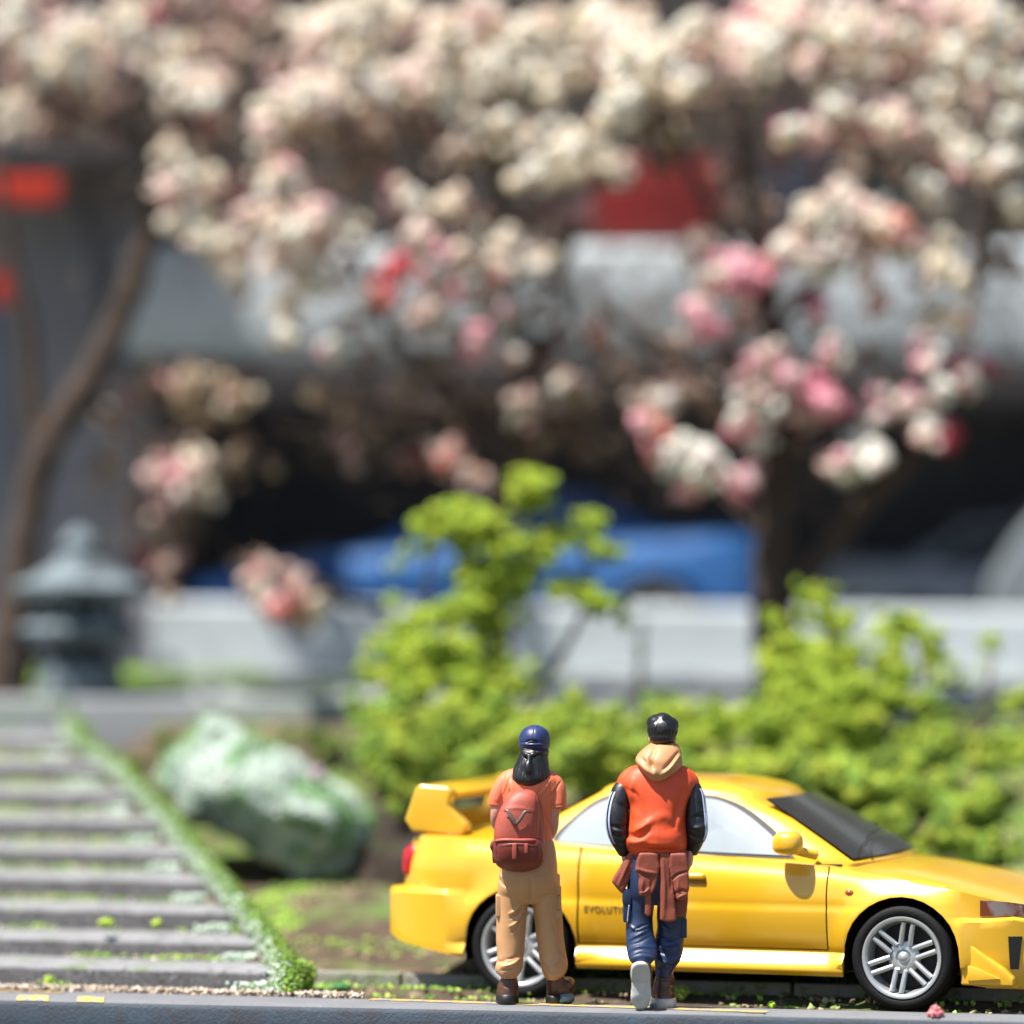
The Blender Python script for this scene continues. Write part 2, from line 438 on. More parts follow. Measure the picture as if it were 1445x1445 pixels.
def surf_patch(name, x0, x1, z0, z1, mat_, parent, off=0.004, nx=8, nz=5, side=-1, poly=None, thick=0.008):
    """a thin shell lying on the car's side; poly bends its outline: f(u, v) -> (x, z)"""
    V, F = [], []
    for layer in (0, 1):
        for i in range(nx + 1):
            for j in range(nz + 1):
                u, v = i / nx, j / nz
                x, z = (x0 + (x1 - x0) * u, z0 + (z1 - z0) * v) if poly is None else poly(u, v)
                V.append((x, side * (side_y(x, z) + off - layer * thick), z))
    n = (nx + 1) * (nz + 1)
    idx = lambda i, j, l=0: l * n + i * (nz + 1) + j
    for i in range(nx):
        for j in range(nz):
            F.append((idx(i, j), idx(i + 1, j), idx(i + 1, j + 1), idx(i, j + 1)))
            F.append((idx(i, j, 1), idx(i, j + 1, 1), idx(i + 1, j + 1, 1), idx(i + 1, j, 1)))
    for i in range(nx):
        F.append((idx(i, 0), idx(i, 0, 1), idx(i + 1, 0, 1), idx(i + 1, 0)))
        F.append((idx(i, nz), idx(i + 1, nz), idx(i + 1, nz, 1), idx(i, nz, 1)))
    for j in range(nz):
        F.append((idx(0, j), idx(0, j + 1), idx(0, j + 1, 1), idx(0, j, 1)))
        F.append((idx(nx, j), idx(nx, j, 1), idx(nx, j + 1, 1), idx(nx, j + 1)))
    o = meshobj(name, V, F, mat_, parent, sharp=35)
    return o

# greenhouse: its side at height z
GB, GT = .865, 1.262
def gh(z):
    """x of the rear end, x of the front end, half width at height z"""
    t = (z - GB) / (GT - GB)
    t = max(0, min(1.1, t))
    return (.60 + .72 * t, 3.03 - .68 * t ** 1.03, .775 - .205 * t)

def gh_pt(x, z, off=0.0):
    xr, xf, w = gh(z)
    c = 0.5 * (xr + xf); h = 0.5 * (xf - xr)
    u = abs((x - c) / h)
    y = w * (1 - 0.09 * u ** 2)
    return (x, y + off, z + off * 0.5)

def build_greenhouse(root, paint):
    V, F = [], []
    rings = []
    zs = [GB - .08, GB, .95, 1.0, 1.06, 1.12, 1.18, 1.23, 1.25, GT]
    seg = []
    def ring(z, shrink=0.0, zc=None):
        xr, xf, w = gh(max(z, GB - .06))
        r = []
        N = 14
        c = 0.5 * (xr + xf); h = 0.5 * (xf - xr) - shrink
        w = w - shrink * 0.9
        pts = []
        for k in range(N + 1):                             # right side, rear to front
            x = c - h + .05 + (2 * h - .10) * k / N
            u = abs((x - c) / h)
            pts.append((x, -w * (1 - .09 * u ** 2)))
        front = [(c + h - .012, -w * .86), (c + h + .03, -w * .5), (c + h + .045, 0), (c + h + .03, w * .5), (c + h - .012, w * .86)]
        left = [(p[0], -p[1]) for p in pts[::-1]]
        rear = [(c - h + .012, w * .86), (c - h - .02, w * .5), (c - h - .03, 0), (c - h - .02, -w * .5), (c - h + .012, -w * .86)]
        return [(x, y, z) for x, y in pts + front + left + rear]
    levels = [(z, 0.0) for z in zs] + [(GT + .018, .012), (GT + .038, .04), (GT + .056, .10), (GT + .072, .20), (GT + .086, .34), (GT + .093, .50)]
    for z, s in levels:
        rg = ring(z if s == 0 else GT, s)
        if s: rg = [(x, y, z) for x, y, _ in rg]
        rg = [(x, y, z - (.05 * max(0, (x - 1.9) / .5) ** 2 if z > 1.15 else 0) * min(1, (z - 1.15) / .11)) for x, y, z in rg]
        rings.append(rg)
    n = len(rings[0])
    for rg in rings: V += rg
    for i in range(len(rings) - 1):
        for k in range(n):
            F.append((i * n + k, i * n + (k + 1) % n, (i + 1) * n + (k + 1) % n, (i + 1) * n + k))
    b = len(V); V.append((1.85, 0, GT + .097))
    i = len(rings) - 1
    for k in range(n): F.append((i * n + k, i * n + (k + 1) % n, b))
    return meshobj("roof", V, F, paint, root, sharp=50)

def poly_glass(name, pts, mat_, parent, off, side, thick=.006, round_=0.03):
    """window pane from an outline in (x, z), laid on the greenhouse side"""
    P = catmull(pts + [pts[0]], 5)[:-1]
    P = [(float(a), float(b)) for a, b in P]
    cx = sum(p[0] for p in P) / len(P); cz = sum(p[1] for p in P) / len(P)
    V, F = [], []
    K = 3
    for layer in (0, 1):
        for k in range(K + 1):
            s = k / K
            for (x, z) in P:
                X, Z = cx + (x - cx) * s, cz + (z - cz) * s
                g = gh_pt(X, Z, off - layer * thick)
                V.append((g[0], side * g[1], g[2]))
    n = len(P); m = (K + 1) * n
    for layer in (0, 1):
        for k in range(K):
            for i in range(n):
                f = (layer * m + k * n + i, layer * m + k * n + (i + 1) % n, layer * m + (k + 1) * n + (i + 1) % n, layer * m + (k + 1) * n + i)
                F.append(f)
    for i in range(n):
        F.append((K * n + i, K * n + (i + 1) % n, m + K * n + (i + 1) % n, m + K * n + i))
    o = meshobj(name, V, F, mat_, parent, sharp=40)
    return o

def build_wheel(root, x, side, paint_rim):
    w = empty("wheel", (0, 0, 0)); w.parent = root
    w.location = (x, side * .775, WZ)
    yo = side
    # tyre: turned profile (y along the axle, radius)
    def lathe(name, prof, m, seg=56, smooth=True, sharp=40):
        V, F = [], []
        for k in range(seg):
            a = 2 * math.pi * k / seg
            for (y, r) in prof: V.append((r * math.cos(a), yo * y, r * math.sin(a)))
        n = len(prof)
        for k in range(seg):
            for i in range(n - 1):
                F.append((k * n + i, ((k + 1) % seg) * n + i, ((k + 1) % seg) * n + i + 1, k * n + i + 1))
        o = meshobj(name, V, F, m, w, sharp=sharp)
        return o
    tyre = [(-.11, .20), (-.11, .27), (-.105, .300), (-.085, .315), (-.03, TR), (.03, TR), (.078, .316), (.096, .304), (.104, .284), (.104, .262), (.094, .250), (.080, .246), (.04, .244)]
    lathe("tyre", tyre, M['rubber'])
    lathe("rim", [(.06, .246), (.094, .250), (.104, .245), (.105, .232), (.098, .222), (.080, .216), (.060, .208), (.03, .202), (-.06, .200)], paint_rim)
    lathe("brake_drum", [(.0, .0001), (.0, .12), (-.01, .205)], M['black'])
    for k in range(6):
        a0 = R(80 + 60 * k)
        for d in (-1, 1):
            # two straight bars a little apart make each twin spoke
            ca, sa = math.cos(a0), math.sin(a0)
            px_, pz_ = -sa * d * .021, ca * d * .021
            px2, pz2 = -sa * d * .029, ca * d * .029
            b = tube([(ca * .078 + px2, yo * .062, sa * .078 + pz2), (ca * .14 + px2, yo * .074, sa * .14 + pz2), (ca * .212 + px2, yo * .080, sa * .212 + pz2)],
                     [.0165, .017, .0175], seg=8, interp=2)
            bmobj("spoke", b, paint_rim, w, smooth=True, sharp=60)
    lathe("hub", [(.02, .100), (.050, .099), (.062, .085), (.064, .050), (.054, .044), (.052, .036)], paint_rim)
    lathe("hub_cap", [(.045, .040), (.060, .036), (.072, .024), (.078, .010), (.079, .0002)], paint_rim)
    return w

def build_car(name, paint, detail=True, glass='glass'):
    root = empty(name)
    st = car_stations()
    sec = [car_section(x) for x in st]
    nr = len(RZ); n = nr + NTOP
    V, F = [], []
    for side in (-1, 1):
        base = len(V)
        for x, s in zip(st, sec):
            for j, (y, z) in enumerate(s):
                # ends: the upper body is drawn in from the bumper line
                xx = x
                if x < .30: xx += (.30 - x) / .30 * (.085 if z > .655 else 0) + (.30 - x) / .30 * max(0, z - .70) * .14 + (.30 - x) / .3 * max(0, .32 - z) * .5
                if x > 3.9: xx -= (x - 3.9) / .37 * (max(0, z - .55) * .35)
                if x > 3.9: xx -= (x - 3.9) / .37 * max(0, .30 - z) * .25
                V.append((xx, side * y, z))
        L = len(st)
        for i in range(L - 1):
            xm = (st[i] + st[i + 1]) / 2
            for j in range(n - 1):
                # door openings are left free, the doors fill them
                zm = (sec[i][j][1] + sec[i][j + 1][1]) / 2
                if detail and side == -1 and 1.302 < xm < 2.898 and zm > .345 and j < nr - 1 and not (1.825 < xm < 1.837):
                    continue
                f = (base + i * n + j, base + (i + 1) * n + j, base + (i + 1) * n + j + 1, base + i * n + j + 1)
                F.append(f if side == -1 else f[::-1])
        # end caps
        for i, rev in ((0, False), (L - 1, True)):
            for j in range(n - 1):
                a, b2 = base + i * n + j, base + i * n + j + 1
                V.append((V[a][0], 0, V[a][2])); V.append((V[b2][0], 0, V[b2][2]))
                q = (a, b2, len(V) - 1, len(V) - 2)
                F.append(q)
    body = meshobj("body", V, F, paint, root, sharp=42)
    bm = bmesh.new(); bm.from_mesh(body.data); bmesh.ops.remove_doubles(bm, verts=bm.verts, dist=1e-5)
    bmesh.ops.recalc_face_normals(bm, faces=bm.faces); bm.to_mesh(body.data); bm.free()
    body.data.polygons.foreach_set("use_smooth", [True] * len(body.data.polygons)); body.data.set_sharp_from_angle(angle=R(42))
    # dark inner shell behind the door gaps, floor pan and wheel housings
    b = bmesh.new()
    box_bm(1.9, 0, .58, 2.1, 1.50, .56, bm=b)
    box_bm(2.3, 0, .235, 3.3, 1.36, .06, bm=b)
    bmobj("underbody", b, M['black'], root)
    for xc in (XR, XF):
        V2, F2 = [], []
        seg = 20
        for k in range(seg + 1):
            a = math.pi * (k / seg) * 1.16 - math.pi * .08
            for y, r in ((.50, AR), (.80, AR + .002), (.885, AR + .001)):
                V2.append((xc + r * math.cos(a), y, WZ + r * math.sin(a)))
        for k in range(seg):
            for j in range(2):
                q = k * 3 + j
                F2.append((q, q + 1, q + 4, q + 3))
        c0 = len(V2)
        V2.append((xc, .50, WZ))
        for k in range(seg): F2.append((k * 3, (k + 1) * 3, c0))
        V2 = [(x, y if y < .87 else side_y(x, max(z, .30)) - .010, z) for x, y, z in V2]
        meshobj("wheel_housing", V2, [f for f in F2], M['black'], root)
        meshobj("wheel_housing", [(x, -y, z) for x, y, z in V2], [f[::-1] for f in F2], M['black'], root)
    build_greenhouse(root, paint)
    for side in (-1, 1):
        front = [(1.80, .925), (2.20, .912), (2.585, .903), (2.60, .911), (2.50, 1.01), (2.30, 1.145), (2.14, 1.215), (2.0, 1.235), (1.80, 1.245), (1.795, 1.08)]
        rear = [(1.74, .927), (1.40, .94), (1.15, .955), (1.125, .97), (1.17, 1.04), (1.26, 1.13), (1.36, 1.195), (1.47, 1.230), (1.60, 1.243), (1.74, 1.246), (1.745, 1.10)]
        outer = [(2.30, .895), (2.62, .888), (2.64, .905), (2.52, 1.035), (2.32, 1.17), (2.15, 1.236), (2.0, 1.255), (1.6, 1.262), (1.44, 1.25), (1.31, 1.20), (1.21, 1.12), (1.10, 1.01), (1.085, .955), (1.13, .935), (1.6, .910)]
        poly_glass("window_rubber", outer, M['black'], root, .004, side)
        poly_glass("side_window", front, M[glass], root, .010, side)
        poly_glass("side_window", rear, M[glass], root, .010, side)
    def screen(nm, zlo, zhi, front, m):
        V3, F3 = [], []
        nx, nz = 10, 6
        for layer in (0, 1):
            for j in range(nz + 1):
                z = zlo + (zhi - zlo) * j / nz
                xr, xf, w = gh(z)
                for i in range(nx + 1):
                    u = -1 + 2 * i / nx
                    y = u * w * .87
                    if front: x = xf - .008 + .05 * (1 - abs(u) ** 2) + .010 - layer * .008
                    else: x = xr + .008 - .034 * (1 - abs(u) ** 2) - .010 + layer * .008
                    V3.append((x, y, z + (.006 - layer * .006)))
        n3 = (nx + 1) * (nz + 1)
        for layer in (0, 1):
            for j in range(nz):
                for i in range(nx):
                    q = layer * n3 + j * (nx + 1) + i
                    F3.append((q, q + 1, q + nx + 2, q + nx + 1))
        o = meshobj(nm, V3, F3, m, root)
    screen("windscreen", .885, 1.232, True, M['glass_d'])
    screen("rear_window", .97, 1.245, False, M['glass_d'])
    for x in (XR, XF):
        for side in (-1, 1):
            build_wheel(root, x, side, M['alloy'])
    for side in ((-1, 1) if glass == 'glass' else ()):
        # lamps sit in the corners
        hp = lambda u, v: (3.83 + u * .40 + (1 - v) * -.02, (.580 + v * (.105 - .035 * u)))
        surf_patch("headlight", 0, 0, 0, 0, M['lamp'], root, .005, 10, 4, side, poly=lambda u, v: (3.84 + u * .33, .578 + v * (.092 - .045 * u * u)))
        def tl(u, v): return (.015 + u * .10 - .02 * math.sin(v * 3), .735 + v * .20)
        b = bmesh.new()
        hl = hloft([(.17, side * .655, .715, .03, .03), (.145, side * .65, .74, .066, .055), (.145, side * .65, .80, .070, .062), (.155, side * .645, .88, .070, .06), (.19, side * .615, .93, .050, .05), (.195, side * .61, .945, .02, .03)], seg=20, interp=3, bm=b)
        bmobj("tail_light", hl, M['tail'], root, smooth=True)
    if detail:
        build_detail(root, paint)
    return root

def build_detail(root, paint):
    # doors of the right-hand side
    for (x0, x1, hx) in ((1.312, 1.822, 1.60), (1.842, 2.888, 1.96)):
        def dz(v): return .352 + v * (.924 - .352)
        zr = [z for z in RZ if z > .352]
        zs_ = [.352] + zr
        V, F = [], []
        nx = 12
        for layer in (0, 1):
            for i in range(nx + 1):
                x = x0 + (x1 - x0) * i / nx
                zm = lerp_tab(x, ZS)
                for z in zs_:
                    zz = z if z <= .655 else .655 + (z - .655) * (zm - .655) / (.925 - .655)
                    y = side_y(x, zz)
                    edge = (i in (0, nx)) or z == .352
                    V.append((x, -(y - layer * .03 - (.003 if edge else 0)), zz))
        n1 = len(zs_); m1 = (nx + 1) * n1
        for i in range(nx):
            for j in range(n1 - 1):
                q = i * n1 + j
                F.append((q, q + n1, q + n1 + 1, q + 1))
        for i in range(nx): F.append((i * n1, m1 + i * n1, m1 + (i + 1) * n1, (i + 1) * n1))
        for j in range(n1 - 1):
            F.append((j, j + 1, m1 + j + 1, m1 + j))
            q = nx * n1 + j
            F.append((q, m1 + q, m1 + q + 1, q + 1))
        d = meshobj("door", V, F, paint, root, sharp=38)
        hz = .775
        hy = side_y(hx + .08, hz)
        b = box_bm(hx + .08, -(hy + .012), hz, .17, .03, .036, .012, 3)
        bmobj("handle", b, paint, d, smooth=True, sharp=60)
        surf_patch("handle_recess", hx - .01, hx + .17, hz - .045, hz - .012, M['handle'], d, .002, 4, 2)
    # mirror
    mr = bmesh.new()
    hloft([(2.66, -.885, .925, .05, .04), (2.66, -.885, .945, .082, .070), (2.66, -.885, .985, .088, .078), (2.66, -.885, 1.03, .080, .072), (2.66, -.885, 1.055, .05, .05)], power=2.6, bm=mr)
    tube([(2.70, -.86, .95), (2.76, -.80, .925), (2.80, -.76, .915)], [.030, .026, .03], bm=mr)
    mo = skin("mirror", mr, .010, paint, root, smooth=3)
    # front-corner quarter panel between pillar and mirror
    # side marker
    b = ball((3.035, -side_y(3.035, .70), .70), (.028, .012, .017), sub=2)
    bmobj("side_marker", b, M['amber'], root, smooth=True)
    # lettering low on the rear door
    cu = bpy.data.curves.new("lettering", 'FONT'); cu.body = "EVOLUTION V"; cu.size = .052; cu.extrude = .0006; cu.space_character = 1.18; cu.offset = .0012
    tmp = bpy.data.objects.new("t", cu); SC.collection.objects.link(tmp)
    dg = bpy.context.evaluated_depsgraph_get()
    me = bpy.data.meshes.new_from_object(tmp.evaluated_get(dg)); bpy.data.objects.remove(tmp)
    for v in me.vertices:
        x, z = 1.345 + v.co.x, .545 + v.co.y
        v.co = Vector((x, -(side_y(x, z) + .0035 + v.co.z), z))
    me.materials.clear(); me.materials.append(M['letter'])
    tag(link(bpy.data.objects.new("lettering", me), root), kind="stuff")
    # bumper duct and corner fin
    surf_patch("brake_duct", 0, 0, 0, 0, M['black'], root, .006, 3, 6, -1, poly=lambda u, v: (4.005 + u * .075 * (.6 + .4 * v) + .01 * (1 - v), .262 + v * .195))
    surf_patch("brake_duct", 0, 0, 0, 0, M['black'], root, .006, 3, 6, 1, poly=lambda u, v: (4.005 + u * .075 * (.6 + .4 * v) + .01 * (1 - v), .262 + v * .195))
    b = prism_bm([(3.735, .165), (3.735, .42), (3.77, .43), (3.86, .36), (4.00, .27), (4.06, .215), (4.06, .165)], -.872, -.80, 'y', .014, 3)
    bmobj("corner_fin", b, paint, root, smooth=True, sharp=40)
    b = prism_bm([(3.78, .19), (3.78, .285), (3.84, .27), (3.98, .21)], -.886, -.86, 'y', .008, 2)
    bmobj("corner_fin", b, paint, root, smooth=True, sharp=40)
    # chin
    b = box_bm(4.02, 0, .155, .36, 1.42, .04, .012, 2)
    bmobj("splitter", b, paint, root, smooth=True, sharp=50)
    # grille and badges of the nose, and plate, seen from a side step
    b = box_bm(4.215, 0, .40, .05, .80, .16, .02, 2)
    bmobj("grille", b, M['black'], root, smooth=True, sharp=50)
    # bonnet shut lines and vent
    # wing
    W0 = .135
    for side in (-1, 1):
        b = prism_bm([(W0 + x, z) for x, z in [(-.02, 1.07), (.05, 1.265), (.075, 1.295), (.27, 1.282), (.30, 1.255), (.27, 1.17), (.40, 1.045), (.37, .99), (.03, 1.0)]], side * .735, side * .635, 'y', .022, 4)
        bmobj("wing_post", b, paint, root, smooth=True, sharp=50)
    b = bmesh.new()
    prof = [(.03, 1.21), (.05, 1.275), (.08, 1.29), (.28, 1.272), (.325, 1.25), (.28, 1.20), (.10, 1.185)]
    b = prism_bm([(W0 + x, z) for x, z in prof], -.66, .66, 'y', .008, 2)
    bmobj("wing_blade", b, paint, root, smooth=True, sharp=50)
    b = prism_bm([(W0 + x, z) for x, z in [(.03, 1.00), (.04, 1.11), (.10, 1.115), (.24, 1.05), (.36, 1.0)]], -.64, .64, 'y', .01, 2)
    bmobj("wing_base", b, paint, root, smooth=True, sharp=50)
    # wiper
    b = tube([(3.02, -.45, .965), (2.93, -.1, 1.005), (2.90, .25, 1.02)], [.007, .006, .005], seg=6, interp=3)
    bmobj("wiper", b, M['black'], root, smooth=True)

CAR_YAW = R(-20.5)
car = build_car("parked_car", M['paint_y'])
tag(car, "glossy yellow four-door sports saloon with big rear wing behind the two people", "car")
def place_wheel(root, wx, side, X, Y, z, yaw):
    """put the car so that the outer face of one wheel stands at X, Y"""
    c, s = math.cos(yaw), math.sin(yaw)
    lx, ly = wx, side * .87
    root.location = (X - (lx * c - ly * s), Y - (lx * s + ly * c), z)
    root.rotation_euler = (0, 0, yaw)
place_wheel(car, XF, -1, 2.332, 0.15, -0.035, CAR_YAW)

# ------------------------------------------------------------------ the two people
def rows(px0, py0, k, tab):
    """ring table (py, xl, xr, depth centre, half depth) in photograph pixels -> metres"""
    return [(((a + b) / 2 - px0) / k, cy, (py0 - y) / k, (b - a) / 2 / k, ry) for y, a, b, cy, ry in tab]

def head_bm(bm, c, s=1.0):
    """skull, jaw, nose, lips and ears; the face looks along +y"""
    x, y, z = c
    ball((x, y - .005 * s, z + .015 * s), (.076 * s, .094 * s, .100 * s), bm)
    ball((x, y + .030 * s, z - .055 * s), (.056 * s, .060 * s, .062 * s), bm)
    tube([(x, y + .088 * s, z + .02 * s), (x, y + .102 * s, z - .008 * s), (x, y + .116 * s, z - .028 * s), (x, y + .092 * s, z - .036 * s)], [.010 * s, .011 * s, .014 * s, .010 * s], bm=bm, seg=8)
    ball((x, y + .088 * s, z - .058 * s), (.026 * s, .011 * s, .006 * s), bm, 2)
    ball((x, y + .086 * s, z - .068 * s), (.022 * s, .011 * s, .007 * s), bm, 2)
    for q in (-1, 1):
        ball((x + q * .078 * s, y, z - .012 * s), (.009 * s, .020 * s, .032 * s), bm, 2)
        ball((x + q * .033 * s, y + .080 * s, z + .028 * s), (.022 * s, .012 * s, .007 * s), bm, 2)

def hand_bm(bm, wrist, aim, side, s=1.0, curl=.9):
    """palm, four fingers of different lengths with bent knuckles and a thumb"""
    w = Vector(wrist); f = Vector(aim).normalized()
    x = Vector((side, 0, 0)); x = (x - f * x.dot(f)).normalized()
    yv = Vector((0, 1, 0)); yv = (yv - f * yv.dot(f)).normalized()          # fingers lie side by side along this
    tube([w - f * .03 * s, w, w + f * .045 * s, w + f * .085 * s], [.026 * s, .027 * s, .036 * s, .034 * s], bm=bm, flat=.55, flatdir=tuple(x))
    for k, (o, L) in enumerate(((-.028, .060), (-.009, .070), (.010, .075), (.028, .068))):
        p0 = w + f * .060 * s + yv * o * s
        p1 = w + f * .088 * s + yv * o * 1.05 * s
        d1 = (f - x * .35 * curl).normalized(); p2 = p1 + d1 * L * .45 * s
        d2 = (f - x * 1.3 * curl).normalized(); p3 = p2 + d2 * L * .35 * s
        d3 = (f * .3 - x * 1.4 * curl).normalized(); p4 = p3 + d3 * L * .25 * s
        tube([p0, p1, p2, p3, p4], [.0095 * s, .0095 * s, .009 * s, .0085 * s, .007 * s], bm=bm, seg=8, interp=3)
    t0 = w + f * .02 * s + yv * .025 * s
    tube([t0, t0 + f * .03 * s + yv * .028 * s, t0 + f * .065 * s + yv * .032 * s - x * .012 * s, t0 + f * .088 * s + yv * .022 * s - x * .020 * s], [.014 * s, .012 * s, .011 * s, .008 * s], bm=bm, seg=8, interp=3)

# ---- man: varsity jacket, walking with the heel of the left foot raised
def build_man():
    k, X0, Y0 = 237.0, 930.0, 1422.0
    P = lambda px, py: ((px - X0) / k, (Y0 - py) / k)
    RW = lambda t: rows(X0, Y0, k, t)
    body = bmesh.new()
    hx, hz = P(935, 1033)
    head_bm(body, (hx, .03, hz - .028), .92)
    tube([(hx, .0, hz - .08), (P(930, 1075)[0], -.01, P(0, 1075)[1]), (P(929, 1095)[0], -.01, P(0, 1095)[1])], [.058, .058, .075], bm=body)
    hloft(RW([(1085, 905, 958, 0, .06), (1100, 890, 968, 0, .08), (1130, 892, 966, 0, .09), (1170, 896, 964, 0, .09), (1210, 896, 962, 0, .085), (1240, 895, 964, 0, .085), (1262, 905, 955, 0, .06)]), bm=body)
    # arms follow the sleeves down into the pockets
    def A(px, py, y): x, z = P(px, py); return (x, y, z)
    tube([A(895, 1106, 0), A(876, 1130, -.01), A(868, 1163, -.035), A(872, 1185, -.02), A(880, 1203, .0)], [.055, .050, .042, .034, .027], bm=body)
    tube([A(962, 1106, 0), A(980, 1130, -.01), A(985, 1163, -.03), A(982, 1185, -.02), A(974, 1203, .0)], [.055, .050, .042, .034, .027], bm=body)
    hand_bm(body, A(880.5, 1200, -.005), (.16, .12, -1), -1, .86)
    hand_bm(body, A(974, 1201, -.03), (-.12, .10, -1), 1, 1.0)
    tube([A(908, 1250, 0), A(905, 1300, .03), A(908, 1335, -.05), A(905, 1362, -.17)], [.08, .065, .055, .042], bm=body)
    tube([A(950, 1250, 0), A(950, 1300, .05), A(945, 1340, .04), A(936, 1390, .03), A(936, 1405, .05)], [.08, .065, .055, .04, .035], bm=body)
    man = skin("person", body, .0065, M['skin'], None, smooth=2)
    tag(man, "figure of a black-haired man in orange red jacket with black sleeves and navy trousers", "person", "people walking beside the car")
    man.location = (0.875, 0.0, 0.0)

    # hair with combed grooves
    hb = bmesh.new()
    ball((hx, .012, hz + .012), (.090, .106, .090), hb)
    ball((hx, -.012, hz - .030), (.076, .080, .056), hb)
    ball((hx, .012, hz + .045), (.066, .085, .066), hb)
    ball((hx - .03, .03, hz + .05), (.06, .08, .05), hb)
    ball((hx + .045, .02, hz + .035), (.05, .07, .05), hb)
    cx, cz = hx, hz
    st = []
    for q in range(-5, 6):
        x0 = cx + q * .017
        st.append(([(cx + q * .006 - .01, cz + .085), (x0, cz + .04), (x0 + q * .002, cz - .01), (cx + q * .012, cz - .06)], .0042, -.0050 - .001 * (q % 3)))
    st += [([(cx - .01, cz + .08), (cx + .02, cz + .05), (cx + .03, cz + .01)], .010, .006), ([(cx - .05, cz + .06), (cx - .045, cz + .01)], .010, .005)]
    skin("hair", hb, .0055, M['hair'], man, smooth=4, strokes=st, noise_amp=.0025, noise_scale=26)
    # eyes
    for q in (-1, 1):
        bmobj("eye", ball((hx + q * .033, .112, hz + .008), (.014, .007, .008), sub=2), M['eye'], man, smooth=True)

    # jacket body
    jb = bmesh.new()
    hloft(RW([(1076, 910, 950, 0, .05), (1080, 901, 960, 0, .075), (1086, 890, 972, -.005, .100), (1095, 880, 979, -.005, .115), (1106, 876, 982, -.008, .125), (1120, 882, 976, -.01, .135),
              (1135, 889, 970, -.012, .142), (1150, 888, 968, -.012, .146), (1165, 886, 968, -.014, .150), (1178, 884, 969, -.018, .158), (1190, 881.5, 969, -.015, .158), (1200, 886, 968, -.01, .145), (1205.5, 891, 966, -.005, .128)]), power=2.35, seg=40, bm=jb)
    tube([A(912, 1092, 0), A(896, 1095, 0), A(886, 1104, -.004), (A(880, 1114, -.01))], [.055, .058, .060, .048], bm=jb)
    tube([A(948, 1092, 0), A(962, 1095, 0), A(972, 1104, -.004), (A(977, 1113, -.01))], [.055, .058, .058, .046], bm=jb)
    S = lambda *p: [P(a, b) for a, b in p]
    strokes = [(S((884, 1178), (900, 1179), (913, 1172)), .020, -.020), (S((896, 1172), (905, 1167), (918, 1156)), .022, .024), (S((884, 1184), (898, 1186), (914, 1178)), .018, .012),
               (S((890, 1193), (925, 1198), (966, 1196)), .014, -.009), (S((924, 1152), (930, 1180), (960, 1186)), .05, .012), (S((968, 1120), (961, 1145), (955, 1168)), .016, .010),
               (S((962, 1112), (955, 1140), (951, 1165)), .016, -.010), (S((955, 1094), (969, 1108), (973, 1122)), .012, .008), (S((893, 1100), (890, 1118), (893, 1150)), .014, .008),
               (S((884, 1112), (898, 1122), (902, 1145)), .014, -.008), (S((915, 1104), (930, 1112), (950, 1104)), .02, -.004), (S((912, 1120), (908, 1142), (903, 1160)), .03, -.004),
               (S((900, 1184), (930, 1190), (960, 1189)), .018, .006), (S((918, 1158), (935, 1150), (948, 1158)), .03, .010)]
    skin("jacket", jb, .007, M['vest'], man, smooth=6, strokes=strokes, noise_amp=.001, noise_scale=9)

    # sleeves with folds and pale stripes
    for sd, pts, rad, cr in (
        (-1, [A(886, 1108, -.006), A(878, 1118, -.012), A(872.5, 1138, -.03), A(870.5, 1160, -.045), A(873, 1180, -.04), A(879.5, 1198, -.02), A(882, 1205, -.01)], [.050, .060, .064, .064, .056, .042, .034],
         [(S((860, 1164), (875, 1167), (886, 1163)), .010, -.010), (S((862, 1176), (875, 1180), (884, 1176)), .010, -.010), (S((872, 1132), (884, 1142)), .012, -.008), (S((866, 1170), (880, 1173)), .008, .008), (S((868, 1188), (880, 1190)), .007, -.006)]),
        (1, [A(972, 1108, -.006), A(977.5, 1118, -.012), A(980, 1138, -.03), A(981.5, 1160, -.045), A(981.5, 1178, -.045), A(977, 1196, -.02), A(975, 1205, -.01)], [.050, .058, .060, .062, .058, .044, .036],
         [(S((972, 1156), (985, 1150), (997, 1154)), .009, -.010), (S((974, 1165), (984, 1167), (996, 1162)), .010, .010), (S((972, 1176), (985, 1182), (996, 1175)), .009, -.010), (S((985, 1130), (995, 1144)), .010, -.006), (S((980, 1190), (992, 1186)), .008, .006), (S((988, 1146), (998, 1150)), .007, -.008)])):
        b = bmesh.new()
        tube(pts, rad, bm=b, seg=20)
        skin("sleeve", b, .0065, M['sleeve'], man, smooth=5, strokes=cr, noise_amp=.004, noise_scale=14)
        ww = [(.93, .30), (.985, .10)]
        for off in (0, 1):
            V, F = [], []
            Q = catmull([(*p, r) for p, r in zip(pts, rad)], 6)
            Q = Q[1:-9]
            for i, (x, y, z, r) in enumerate(Q):
                for jj, w in enumerate((-.5, 0, .5)):
                    ang = (math.pi if sd < 0 else 0) + sd * (-1) * (-.62 - .42 * off + w * .22) * 1
                    ang = (math.pi + .45 + .40 * off + w * .17) if sd < 0 else (-.30 - .33 * off + w * .17)
                    rr = r * 1.0 + .0095
                    V.append((x + rr * math.cos(ang), y + rr * math.sin(ang), z))
            for i in range(len(Q) - 1):
                for jj in (0, 1):
                    a = i * 3 + jj; F.append((a, a + 1, a + 4, a + 3))
            o = meshobj("stripe", V, F, M['stripe'], man)
            sm = o.modifiers.new("s", 'SOLIDIFY'); sm.thickness = .004; sm.offset = 0

    # hood lying on the shoulders
    hd = bmesh.new()
